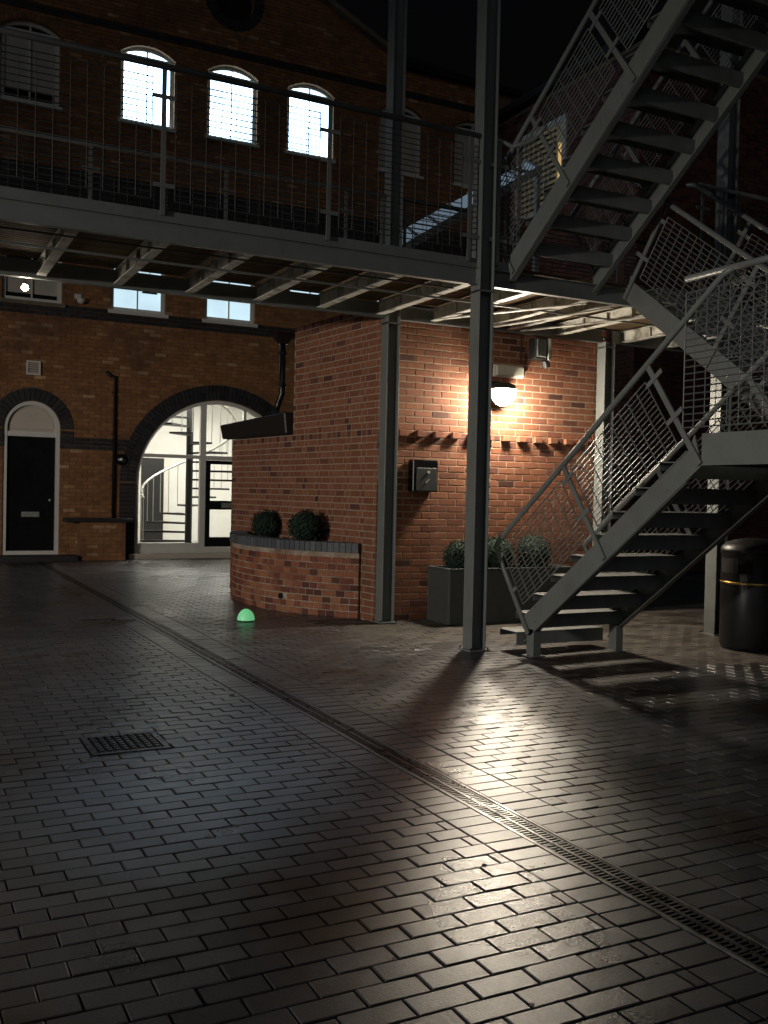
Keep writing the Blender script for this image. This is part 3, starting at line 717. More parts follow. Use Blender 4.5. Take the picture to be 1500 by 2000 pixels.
# tall block and low block as closed prisms
tall = [(CX, CY), (LX1, CY), (LX1, 13.2), (side_x(YB), 13.2) if False else (LX1, YB), (side_x(YB), YB)]
b.prism([(CX, CY), (LX1, CY), (LX1, YB), (side_x(YB), YB)], (0, 0, -0.02), (1, 0, 0), (0, 1, 0), (0, 0, 1), TOPZ + 0.02)
b.prism([(side_x(YB + .001), YB + 0.001), (LX1, YB + 0.001), (LX1, SY), (SX, SY)], (0, 0, -0.02), (1, 0, 0), (0, 1, 0), (0, 0, 1), LOWZ + 0.02)
b.build('wall', 'mortar', ob)
cands = []
def add_b(o, u, n, L, Hh, dark, D=0.018): cands.append((Vector(o), Vector(u), Vector(n), L, Hh, dark, D))
u, nrm = Vector((1, 0, 0)), Vector((0, -1, 0)); row = 0; z = 0.0
while z < TOPZ - 0.05:
    zc = z + 0.0325
    hrow = abs(zc - 2.06) < 0.04
    x = 0 - (0.1125 if row % 2 else 0)
    LT = LX1 - CX
    if 1.93 < zc < 2.1:      # toothed course of projecting headers
        k = 0; x = 0.02
        while x < LT - 0.1:
            up_row = zc > 2.02
            proud = up_row and (k % 2 == 0)
            if up_row: add_b((CX + x + 0.05, CY - (0.055 if proud else 0.004), zc), u, nrm, 0.1025, 0.065, k % 4 == 1, 0.06)
            else: add_b((CX + x + 0.05, CY - (0.004), zc), u, nrm, 0.1025, 0.065, k % 3 == 0, 0.018)
            x += 0.1125; k += 1
    else:
        while x < LT - 0.02:
            xa, xb = max(x, 0.0), min(x + 0.215, LT)
            if xb - xa > 0.03: add_b((CX + (xa + xb) / 2, CY - 0.003 - random.uniform(0, 0.0015), zc), u, nrm, xb - xa - 0.003, 0.062, random.random() < 0.07)
            x += 0.225
    z += 0.075; row += 1
u, nrm = sdir, snrm; row = 0; z = 0.0
while z < TOPZ - 0.05:
    zc = z + 0.0325
    LT = SLEN if zc < LOWZ - 0.03 else (Vector((side_x(YB), YB, 0)) - Vector((CX, CY, 0))).length
    hdr = abs(zc - 2.06) < 0.04 or zc > TOPZ - 0.1
    x = 0.0; k = row
    if not hdr and row % 2: x = -0.06
    while x < LT - 0.02:
        L = 0.1025 if (hdr or k % 2) else 0.215
        xa, xb = max(x, 0.0), min(x + L, LT)
        if xb - xa > 0.03:
            p = Vector((CX, CY, 0)) + sdir * ((xa + xb) / 2) + snrm * (0.003 + random.uniform(0, 0.0015)); p.z = zc
            inpl = (math.hypot(p.x - PCX, p.y - PCY) < PR - 0.06 and zc < 0.6)
            if not inpl: add_b(p, u, nrm, xb - xa - 0.003, 0.062, (hdr and k % 2 == 0) or random.random() < 0.06)
        x += L + 0.010; k += 1
    z += 0.075; row += 1
sc2 = []
for c in cands:
    q = pix(*c[0]); hid = c[4] * c[3] / (q[2] ** 2) * (abs(c[2].dot(fwd)) + 0.05)
    vis_ = -10 < q[0] < 1510 and -10 < q[1] < 2000
    if c[0].z > 3.26: vis_ = False
    sc2.append((hid if vis_ else 0, c))
sc2.sort(key=lambda t: -t[0])
cache = {}
for sc_v, c in sc2[:300]:
    o_, u_, n_, L, Hh, dark, D = c
    key = (round(L, 3), D)
    if key not in cache:
        bb = brick_shape(L, Hh, D, 0.001); me = bpy.data.meshes.new('brick'); me.from_pydata(bb.v, [], bb.f); cache[key] = {}
        cache[key]['v'] = (bb.v, bb.f)
    if dark not in cache[key]:
        me = bpy.data.meshes.new('brick'); me.from_pydata(cache[key]['v'][0], [], cache[key]['v'][1]); me.materials.append(M['brick_dark' if dark else 'brick']); cache[key][dark] = me
    ob_ = bpy.data.objects.new('brick', cache[key][dark]); COL.objects.link(ob_); ob_.parent = ob
    ob_.matrix_local = Matrix.Translation(o_) @ Matrix(((u_.x, -n_.x, 0, 0), (u_.y, -n_.y, 0, 0), (0, 0, 1, 0), (0, 0, 0, 1)))
ml, mk = MB(), MB()
for sc_v, c in sc2[300:]: brick_at(mk if c[5] else ml, c[0], c[1], c[2], c[3], c[4], c[6])
tag(ml.build('remaining_bricks', 'brick', ob), kind='stuff'); tag(mk.build('remaining_dark_bricks', 'brick_dark', ob), kind='stuff')
# black roof edge on the low part, felt roofs
def spt(t, out, z): p = Vector((CX, CY, 0)) + sdir * t + snrm * out; return (p.x, p.y, z)
tB = (Vector((side_x(YB), YB, 0)) - Vector((CX, CY, 0))).length
b = MB(); b.quadbox([spt(tB + .003, 0.10, 2.11), spt(SLEN + 0.14, 0.10, 2.11), spt(SLEN + 0.14, -0.3, 2.11), spt(tB + .003, -0.3, 2.11), spt(tB + .003, 0.13, 2.38), spt(SLEN + 0.16, 0.13, 2.31), spt(SLEN + 0.16, -0.3, 2.31), spt(tB + .003, -0.3, 2.38)])
bevel(b.build('roof_edge', 'black', ob), 0.015)
b = MB(); b.box(4.4, LX1 - 0.01, YB + 0.01, SY - 0.01, LOWZ + 0.002, LOWZ + 0.05); b.build('flat_roof', 'roof', ob)
b = MB(); b.box(CX + 0.05, LX1 - 0.02, CY + 0.05, YB - 0.05, TOPZ + 0.002, TOPZ + 0.04); b.build('flat_roof', 'roof', ob)
adopt(ob)
for c in list(ob.children):
    pass
dp = empty('downpipe', (4.40, 11.42, 2.4)); tag(dp, 'black downpipe with hopper at the far corner of the outbuilding', 'downpipe')
b = MB(); b.tube([(4.36, 11.46, 3.32), (4.36, 11.46, 2.62), (4.33, 11.50, 2.50), (4.30, 11.50, 2.40)], 0.038, 10); b.build('pipe', 'blackgloss', dp, smooth=True)
b = MB(); b.quadbox([(4.32, 11.42, 3.24), (4.41, 11.42, 3.24), (4.41, 11.51, 3.24), (4.32, 11.51, 3.24), (4.22, 11.34, 3.38), (4.50, 11.34, 3.38), (4.50, 11.58, 3.38), (4.22, 11.58, 3.38)]); b.build('hopper', 'blackgloss', dp)
for z in (3.1, 2.7): b = MB(); b.tube([(4.36, 11.46, z), (4.36, 11.46, z + 0.05)], 0.048, 10); b.build('collar', 'blackgloss', dp)
adopt(dp)

# ------------------------------------------------------------------ curved brick planter
pl = empty('curved_brick_planter', (4.1, 11, 0)); tag(pl, 'curved low brick planter with grey brick coping against the side wall', 'planter')
NA = 40; ARC = abs(PA1 - PA0) * PR; HT = 0.72
def pa(i, n=NA): return PA0 + (PA1 - PA0) * i / n
b = MB()
for i in range(NA):
    a, c = pa(i), pa(i + 1)
    for (r0, r1, z0, z1) in ((PR - 0.008, PR - 0.20, -0.02, HT),):
        b.quadbox([(PCX + r1 * math.cos(a), PCY + r1 * math.sin(a), z0), (PCX + r0 * math.cos(a), PCY + r0 * math.sin(a), z0), (PCX + r0 * math.cos(c), PCY + r0 * math.sin(c), z0), (PCX + r1 * math.cos(c), PCY + r1 * math.sin(c), z0),
                   (PCX + r1 * math.cos(a), PCY + r1 * math.sin(a), z1), (PCX + r0 * math.cos(a), PCY + r0 * math.sin(a), z1), (PCX + r0 * math.cos(c), PCY + r0 * math.sin(c), z1), (PCX + r1 * math.cos(c), PCY + r1 * math.sin(c), z1)])
b.build('wall', 'plmortar', pl)
row = 0; z = 0.0; cnt = 0; restp = MB()
while z < HT - 0.05:
    s_ = -0.06 if row % 2 else 0.0; k = row
    while s_ < ARC - 0.02:
        L = 0.165 if (k % 5 == 1) else 0.1025
        sa, sb = max(s_, 0), min(s_ + L, ARC)
        if sb - sa > 0.03:
            am = PA0 + (PA1 - PA0) * ((sa + sb) / 2) / ARC
            n_ = Vector((math.cos(am), math.sin(am), 0)); u_ = Vector((-math.sin(am), math.cos(am), 0)) * (-1)
            p = Vector((PCX, PCY, 0)) + n_ * (PR - 0.004 + random.uniform(-0.002, 0.003)); p.z = z + 0.033
            if not (abs((sa + sb) / 2 - 1.05) < 0.05 and row == 2):
                bb = MB(); brick_at(bb, p, u_, n_, sb - sa, 0.063, 0.02)
                if cnt < 270: bb.build('brick', 'plbrick', pl)
                else:
                    kk = len(restp.v); restp.v += bb.v; restp.f += [tuple(kk + i for i in f) for f in bb.f]
                cnt += 1
        s_ += L + 0.010; k += 1
    z += 0.075; row += 1
if restp.v: tag(restp.build('remaining_bricks', 'plbrick', pl), kind='stuff')
nC = int(ARC / 0.075)
for i in range(nC):
    a, c = PA0 + (PA1 - PA0) * (i + 0.05) / nC, PA0 + (PA1 - PA0) * (i + 0.95) / nC
    r0, r1, z0, z1 = PR + 0.022, PR - 0.20, HT + 0.004, HT + 0.112 + random.uniform(-.003, .003); b = MB()
    b.quadbox([(PCX + r1 * math.cos(a), PCY + r1 * math.sin(a), z0), (PCX + r0 * math.cos(a), PCY + r0 * math.sin(a), z0), (PCX + r0 * math.cos(c), PCY + r0 * math.sin(c), z0), (PCX + r1 * math.cos(c), PCY + r1 * math.sin(c), z0),
               (PCX + r1 * math.cos(a), PCY + r1 * math.sin(a), z1), (PCX + r0 * math.cos(a), PCY + r0 * math.sin(a), z1), (PCX + r0 * math.cos(c), PCY + r0 * math.sin(c), z1), (PCX + r1 * math.cos(c), PCY + r1 * math.sin(c), z1)])
    b.build('coping_brick', 'coping', pl)
b = MB(); b.v = [(PCX + (PR - 0.19) * math.cos(pa(i)), PCY + (PR - 0.19) * math.sin(pa(i)), 0.76) for i in range(NA + 1)]; b.f = [tuple(range(NA + 1))]; b.build('soil', 'soil', pl)
am = PA0 + (PA1 - PA0) * 1.05 / ARC; q = Vector((PCX + PR * math.cos(am), PCY + PR * math.sin(am), 0.18)); n_ = Vector((math.cos(am), math.sin(am), 0))
b = MB(); b.tube([q - n_ * 0.03, q + n_ * 0.012], 0.034, 12, True); b.build('weep_pipe', 'void', pl)
adopt(pl)

# ------------------------------------------------------------------ topiary balls
def ball_mesh(seed, R, nl=1500):
    rnd = random.Random(seed); b = MB(); segs = 14
    for i in range(9):
        for j in range(segs):
            th = math.pi * i / 8; ph = 2 * math.pi * j / segs; b.v.append((0.9 * R * math.sin(th) * math.cos(ph), 0.9 * R * math.sin(th) * math.sin(ph), 0.9 * R * math.cos(th)))
    for i in range(8):
        for j in range(segs): b.f.append((i * segs + j, i * segs + (j + 1) % segs, (i + 1) * segs + (j + 1) % segs, (i + 1) * segs + j))
    l = MB()
    for _ in range(nl):
        v = Vector((rnd.gauss(0, 1), rnd.gauss(0, 1), rnd.gauss(0, 1))).normalized()
        lump = 1 + 0.07 * math.sin(5 * v.x + seed) * math.cos(6 * v.y) + 0.05 * math.sin(11 * v.z + seed) * math.sin(9 * v.x)
        p = v * R * (rnd.uniform(0.86, 1.04) if rnd.random() < 0.93 else rnd.uniform(1.02, 1.14)) * lump
        t = (v + Vector((rnd.gauss(0, .6), rnd.gauss(0, .6), rnd.gauss(0, .6)))).normalized(); s1 = t.orthogonal().normalized(); s2 = t.cross(s1); a = rnd.uniform(0, 6.28)
        e1 = s1 * math.cos(a) + s2 * math.sin(a); e2 = t.cross(e1); w, h = rnd.uniform(0.007, 0.011), rnd.uniform(0.012, 0.018); n = len(l.v)
        for (x, y) in ((-w, 0), (0, -h), (w, 0), (0, h)): l.v.append(tuple(p + e1 * x + e2 * y + t * (0.004 if x == 0 else 0)))
        l.f.append((n, n + 1, n + 2, n + 3))
    return b, l
def ball(seed, R, loc, label, group):
    e = empty('topiary_ball', loc); tag(e, label, 'bush', group)
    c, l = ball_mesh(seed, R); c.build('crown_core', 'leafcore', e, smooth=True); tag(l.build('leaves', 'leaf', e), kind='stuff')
    b = MB(); b.tube([(0, 0, -R - 0.08), (0, 0, -R * 0.6)], 0.015, 6); b.build('stem', 'soil', e)
    return e
ball(1, 0.185, (4.28, 11.72, 0.955), 'clipped round bush at the far left end of the curved brick planter', 'clipped box balls')
ball(2, 0.195, (4.30, 10.45, 0.975), 'clipped round bush right of its twin in the curved brick planter', 'clipped box balls')
# low leaves in planter
b = MB(); rnd = random.Random(5)
for _ in range(700):
    a = PA0 + (PA1 - PA0) * rnd.uniform(0.04, 0.95); r_ = PR - rnd.uniform(0.21, 0.42); p = Vector((PCX + r_ * math.cos(a), PCY + r_ * math.sin(a), 0.765 + rnd.uniform(0, 0.05)))
    if p.x > side_x(p.y) - 0.03: continue
    d = Vector((rnd.gauss(0, 1), rnd.gauss(0, 1), 0.6)).normalized(); e2 = d.orthogonal().normalized(); n = len(b.v)
    for (x, y) in ((-.01, 0), (0, -.02), (.01, 0), (0, .02)): b.v.append(tuple(p + d * y + e2 * x))
    b.f.append((n, n + 1, n + 2, n + 3))
tag(b.build('ground_cover', 'leaf'), 'low dark leaves covering the soil of the curved planter', 'plants', kind='stuff')

pb = empty('planter_box', (5.9, 8.9, 0)); tag(pb, 'rectangular dark grey planter box against the lamp wall behind the stairs', 'planter')
bx0, bx1, by0, by1 = 5.30, 6.95, 8.82, 9.30
b = MB()
b.box(bx0, bx1, by0, by0 + 0.03, 0.0, 0.58); b.box(bx0, bx1, by1 - 0.03, by1, 0.0, 0.58); b.box(bx0, bx0 + 0.03, by0 + .03, by1 - .03, 0, 0.58); b.box(bx1 - 0.03, bx1, by0 + .03, by1 - .03, 0, 0.58)
bevel(b.build('box_wall', 'planter', pb), 0.004); b = MB(); b.box(bx0 + .03, bx1 - .03, by0 + .03, by1 - .03, 0.02, 0.54); b.build('soil', 'soil', pb)
b = MB(); b.box(bx0 - .006, bx1 + .006, by0 - .006, by0 + .04, 0.581, 0.60); b.box(bx0 - .006, bx1 + .006, by1 - .04, by1 + .006, 0.581, 0.60); b.box(bx0 - .006, bx0 + .04, by0 + .04, by1 - .04, 0.581, 0.60); b.box(bx1 - .04, bx1 + .006, by0 + .04, by1 - .04, 0.581, 0.60); b.build('rim', 'planter', pb)
adopt(pb)
ball(3, 0.17, (5.56, 9.06, 0.72), 'clipped bush at the left end of the grey box, half behind the main column', 'clipped box balls in the grey box')
ball(4, 0.19, (6.05, 9.06, 0.74), 'middle clipped bush in the grey box behind the stair mesh', 'clipped box balls in the grey box')
ball(5, 0.20, (6.55, 9.06, 0.75), 'clipped bush at the right end of the grey box behind the stair mesh', 'clipped box balls in the grey box')

# ------------------------------------------------------------------ fittings on the lamp wall
LXc, LZ = 6.17, 2.585
lm = empty('bulkhead_lamp', (LXc, CY, LZ)); tag(lm, 'glowing half-round wall lamp on the orange brick wall', 'lamp')
yc = CY - 0.16; R_ = 0.152
b = MB(); prof = [(R_ * 0.99, 0.012)] + [(R_ * math.cos(t), -R_ * 1.12 * math.sin(t)) for t in [i * math.pi / 2 / 9 for i in range(10)]]
b.lathe(prof, (LXc, yc, LZ), 22, math.radians(-190), math.radians(10)); b.build('glowing_bowl', 'lamp', lm, smooth=True)
b = MB(); b.lathe([(p[0] * 1.02, p[1] * 1.02) for p in prof], (LXc, yc, LZ), 14, math.radians(8), math.radians(172)); b.build('rear_housing', 'black', lm, smooth=True)
b = MB(); b.lathe([(R_ * 1.03, 0.013), (R_ * 1.03, 0.03), (R_ * 0.9, 0.065), (R_ * 0.5, 0.09), (0.0, 0.095)], (LXc, yc, LZ), 24); b.lathe([(R_ * 1.03, 0.013), (0.0, 0.014)], (LXc, yc, LZ), 24); b.build('hood', 'black', lm, smooth=True)
b = MB(); b.box(LXc - 0.07, LXc + 0.07, CY - 0.04, CY - 0.009, LZ - 0.02, LZ + 0.12); b.box(LXc - 0.03, LXc + 0.03, yc, CY - 0.04, LZ + 0.03, LZ + 0.075); b.build('wall_bracket', 'black', lm); adopt(lm)
em = empty('emergency_light', (6.34, CY, 2.83)); tag(em, 'unlit pale rectangular emergency light above the glowing lamp', 'light')
b = MB(); b.box(6.13, 6.53, CY - 0.035, CY - 0.009, 2.76, 2.90); b.build('back_plate', 'white', em)
b = MB(); b.quadbox([(6.14, CY - .08, 2.775), (6.52, CY - .08, 2.775), (6.52, CY - .0355, 2.765), (6.14, CY - .0355, 2.765), (6.14, CY - .08, 2.885), (6.52, CY - .08, 2.885), (6.52, CY - .0355, 2.895), (6.14, CY - .0355, 2.895)]); bevel(b.build('diffuser', 'opal', em), 0.01); adopt(em)
fd = empty('floodlight', (6.65, CY, 3.0)); tag(fd, 'dark unlit floodlight with ribbed back high on the lamp wall', 'floodlight')
b = MB(); b.box(6.56, 6.80, CY - 0.22, CY - 0.08, 2.98, 3.22); bevel(b.build('housing', 'black', fd), 0.01)
for i in range(6): b = MB(); b.box(6.58 + i * 0.022, 6.588 + i * 0.022, CY - 0.245, CY - 0.221, 3.0, 3.20); b.build('cooling_fin', 'steel', fd)
b = MB(); b.box(6.735, 6.765, CY - 0.25, CY - 0.221, 2.97, 3.22); b.build('side_strip', 'lightsteel', fd)
b = MB(); b.box(6.64, 6.72, CY - 0.081, CY - 0.009, 3.05, 3.13); b.tube([(6.75, CY - 0.15, 2.975), (6.78, CY - 0.15, 2.90)], 0.05, 10); b.build('bracket', 'black', fd)
b = MB(); b.tube([(6.50, CY - 0.03, 3.4), (6.50, CY - 0.03, 2.93)], 0.010, 6); b.build('cable', 'black', fd); adopt(fd)
lb = empty('wall_post_box', (5.2, CY, 1.42)); tag(lb, 'small black metal box with a white button on the brick wall', 'post box')
b = MB(); b.box(5.05, 5.36, CY - 0.13, CY - 0.009, 1.42, 1.77); bevel(b.build('box_body', 'blackgloss', lb), 0.008)
b = MB(); b.box(5.09, 5.34, CY - 0.142, CY - 0.131, 1.43, 1.68); bevel(b.build('flap_door', 'planter', lb), 0.004)
b = MB(); b.tube([(5.235, CY - 0.143, 1.635), (5.235, CY - 0.152, 1.635)], 0.016, 12); b.build('round_button', 'white', lb)
b = MB(); b.box(5.205, 5.225, CY - 0.148, CY - 0.1425, 1.525, 1.535); b.bar((5.225, CY - .146, 1.54), (5.245, CY - .146, 1.555), 0.004, 0.006); b.bar((5.2, CY - .146, 1.515), (5.215, CY - .146, 1.53), 0.004, 0.006); b.build('white_mark', 'white', lb); adopt(lb)

# ------------------------------------------------------------------ columns (H sections)
def column(x0, y0, w, z1, label, name='steel_column'):
    e = empty(name, (x0 + w / 2, y0 + w / 2, 0)); tag(e, label, 'column', 'steel columns carrying the walkway')
    t = 0.012
    for x in (x0, x0 + w - t): b = MB(); b.box(x, x + t, y0, y0 + w, 0, z1); bevel(b.build('flange', 'steel', e), 0.0025)
    b = MB(); b.box(x0 + t, x0 + w - t, y0 + w / 2 - 0.005, y0 + w / 2 + 0.005, 0, z1); b.build('web', 'steel', e)
    b = MB(); b.box(x0 - 0.0, x0 + w, y0 - 0.0, y0 + w, 3.20, 3.215); b.build('stiffener_plate', 'steel', e)
    b = MB(); b.box(x0 - 0.03, x0 + w + 0.03, y0 - 0.03, y0 + w + 0.03, 0.004, 0.016); b.build('base_plate', 'steel_dark', e)
    for bx in (-0.014, w + 0.014):
        for by in (-0.012, w + 0.012): b = MB(); b.tube([(x0 + bx, y0 + by, 0.016), (x0 + bx, y0 + by, 0.034)], 0.010, 6); b.build('bolt', 'iron', e)
    for zz in (3.30, 3.40):
        for yy in (0.03, w - 0.03): b = MB(); b.tube([(x0 - 0.008, y0 + yy, zz), (x0 + 0.001, y0 + yy, zz)], 0.010, 6); b.build('bolt', 'steel', e)
    adopt(e); return e
column(4.60, 7.26, 0.152, 9.0, 'tall main grey steel column in the middle of the courtyard')
column(4.665, 9.16, 0.152, 9.0, 'grey steel column at the near corner of the outbuilding')
column(7.60, 9.16, 0.152, 3.27, 'grey steel column at the right end of the lamp wall')
column(7.56, 7.28, 0.152, 9.0, 'grey steel column beside the black litter bin')

# ------------------------------------------------------------------ railings
def panel(parent, O, d, n, o_, s0, s1, h0, h1, dense=0.048, bars=0.115, frame=True, bw_=0.0045, wm='wire'):
    """mesh panel in the plane (d, n) at origin O; dense wires run along d, bars run along n; o_ = outward unit vector"""
    O, d, n, o_ = map(Vector, (O, d, n, o_))
    if frame:
        b = MB()
        for (a, c) in (((s0, h0), (s1, h0)), ((s0, h1), (s1, h1)), ((s0, h0), (s0, h1)), ((s1, h0), (s1, h1))):
            A = O + d * a[0] + n * a[1]; C = O + d * c[0] + n * c[1]; b.bar(A, C, 0.008, 0.014, o_.cross(C - A)) if False else b.tube([A, C], 0.0055, 5)
        b.build('panel_frame', wm, parent)
    k = max(2, int(round((s1 - s0) / bars)))
    for i in range(1, k):
        s_ = s0 + (s1 - s0) * i / k; A = O + d * s_ + n * h0 + o_ * 0.004; C = O + d * s_ + n * h1 + o_ * 0.004
        b = MB(); b.tube([A, C], bw_, 4); b.build('infill_bar', wm, parent)
    k = max(2, int(round((h1 - h0) / dense))); b = MB()
    for i in range(1, k):
        h = h0 + (h1 - h0) * i / k; A = O + d * s0 + n * h - o_ * 0.002; C = O + d * s1 + n * h - o_ * 0.002; b.tube([A, C], 0.0050, 4, False)
    tag(b.build('wire_mesh', wm, parent), kind='stuff')
def level_railing(parent, A, B, zdeck, posts, top=1.09, ends=True, rail_pts=None, name='railing'):
    A, B = Vector(A), Vector(B); d = (B - A); Lt = d.length; d.normalize(); n = Vector((0, 0, 1)); o_ = d.cross(n)
    rb = MB(); pts = rail_pts or [A + n * top, B + n * top]; rb.tube(pts, 0.024, 10); rl_ = rb.build(name, 'steel', parent, smooth=True)
    for s_ in posts:
        P = A + d * s_; b = MB(); b.obox(P, d, o_, n, -0.018, 0.018, -0.006, 0.006, -0.02, top - 0.015); b.build('post', 'steel', rl_)
        for h in (0.20, 0.86):
            b = MB(); b.obox(P, d, o_, n, -0.095, 0.095, 0.007, 0.014, h - 0.016, h + 0.016); b.build('bracket_plate', 'steel', rl_)
    for i in range(len(posts) - 1):
        if posts[i + 1] - posts[i] > 0.3: panel(rl_, A + o_ * 0.012, d, n, o_, posts[i] + 0.09, posts[i + 1] - 0.09, 0.09, top - 0.10, bars=0.12, bw_=0.003, wm='wire_dark')
    return rl_
DZ = 3.475
wk = empty('steel_walkway', (2, 8.2, 3.28)); tag(wk, 'grey steel walkway with timber deck crossing the upper picture', 'walkway')
def channel_beam(x0, x1, y, sgn, z0, z1, nm, m='steel'):
    b = MB(); t = 0.012; f = 0.055
    b.box(x0, x1, min(y, y + sgn * t), max(y, y + sgn * t), z0 + 0.012, z1 - 0.012)
    b.box(x0, x1, min(y - sgn * 0.0, y - sgn * f + sgn * t), max(y, y - sgn * f + sgn * t) , z0, z0 + 0.0118) if False else None
    for z in (z0, z1 - 0.012): b.box(x0, x1, min(y - 0.03, y + 0.03), max(y - 0.03, y + 0.03), z, z + 0.012)
    return b.build(nm, m, wk)
BZ0, BZ1 = 3.26, 3.42
channel_beam(-4.0, 4.597, 7.33, 1, BZ0, BZ1, 'edge_beam'); channel_beam(4.755, 7.557, 7.33, 1, BZ0, BZ1, 'edge_beam'); channel_beam(7.715, 9.6, 7.33, 1, BZ0, BZ1, 'edge_beam')
channel_beam(-4.0, 4.66, 9.24, -1, BZ0, BZ1, 'edge_beam'); channel_beam(4.82, 7.597, 9.24, -1, BZ0, BZ1, 'edge_beam'); channel_beam(7.755, 9.6, 9.24, -1, BZ0, BZ1, 'edge_beam')
b = MB(); b.box(-4, 4.597, 7.318, 7.328, BZ1 + 0.004, DZ + 0.02); b.build('toe_plate', 'steel', wk)
b = MB(); b.box(4.755, 4.94, 7.318, 7.328, BZ1 + 0.004, DZ + 0.02); b.build('toe_plate', 'steel', wk)
jx = [-3.0, -2.3, -1.6, -0.9, -0.2, 0.49, 1.17, 1.85, 2.53, 3.22, 3.90, 4.58, 5.25, 5.92, 6.25, 6.92, 7.9, 8.6]
for x in jx:
    b = MB(); b.box(x - 0.004, x + 0.004, 7.37, 9.20, BZ0 + 0.032, BZ1 - 0.012); b.box(x - 0.04, x + 0.04, 7.37, 9.20, BZ0 + 0.022, BZ0 + 0.0315); b.box(x - 0.035, x + 0.035, 7.37, 9.20, BZ1 - 0.0115, BZ1 - 0.003)
    for yy in (7.9, 8.3, 8.7): b.box(x - 0.03, x - 0.0045, yy, yy + 0.008, BZ0 + 0.032, BZ1 - 0.012)
    b.build('joist', 'lightsteel', wk)
yb = 7.36; bw = 0.068
while yb < 9.21:
    b = MB(); zz = BZ1 + 0.022
    b.quadbox([(-4, yb + 0.012, zz), (9.6, yb + 0.012, zz), (9.6, yb + bw - 0.012, zz), (-4, yb + bw - 0.012, zz), (-4, yb, DZ - 0.006), (9.6, yb, DZ - 0.006), (9.6, yb + bw - 0.001, DZ - 0.006), (-4, yb + bw - 0.001, DZ - 0.006)])
    b.build('deck_board', 'timber', wk); yb += bw
b = MB(); b.tube([(-4, 8.02, 3.262), (9.6, 7.97, 3.262)], 0.011, 6); b.build('tension_rod', 'steel', wk)
b = MB(); b.tube([(-4, 7.55, 3.262), (4.5, 7.55, 3.262)], 0.008, 6); b.build('cable', 'black', wk)
for (p, q) in (((5.15, 8.95, 3.255), (5.90, 7.42, 3.255)), ((5.9, 9.0, 3.255), (6.25, 7.45, 3.255)), ((6.3, 9.05, 3.255), (6.9, 7.5, 3.255))):
    b = MB(); b.bar(p, q, 0.05, 0.012); b.build('cross_brace', 'lightsteel', wk)
# near railing
nr = [-3.65, -2.29, -0.93, 0.43, 1.79, 3.15, 4.50]
level_railing(wk, (0, 7.30, DZ), (4.58, 7.30, DZ), DZ, [p for p in nr], rail_pts=[Vector((-4, 7.30, DZ + 1.09)), Vector((4.59, 7.30, DZ + 1.09))])
level_railing(wk, (4.78, 7.30, DZ), (5.0, 7.30, DZ), DZ, [0.02, 0.24, ], rail_pts=[Vector((4.76, 7.30, DZ + 1.09)), Vector((4.93, 7.30, DZ + 1.06)), Vector((4.95, 7.14, DZ + 1.04)), Vector((4.93, 6.95, DZ + 1.02)), Vector((4.93, 6.80, DZ + 1.08))])
panel(wk, (4.76, 7.312, DZ), (1, 0, 0), (0, 0, 1), (0, -1, 0), 0.03, 0.22, 0.09, 0.98)
level_railing(wk, (7.2, 7.30, DZ), (9.6, 7.30, DZ), DZ, [0.05, 0.33, 0.56, 1.4, 2.35])
fr_ = [-3.6, -2.3, -1.0, 0.3, 1.6, 2.9, 4.2, 4.62, 4.9, 6.2, 7.5, 7.85, 9.2]
level_railing(wk, (0, 9.27, DZ), (9.6, 9.27, DZ), DZ, fr_, rail_pts=[Vector((-4, 9.27, DZ + 1.09)), Vector((9.6, 9.27, DZ + 1.09))])
adopt(wk)

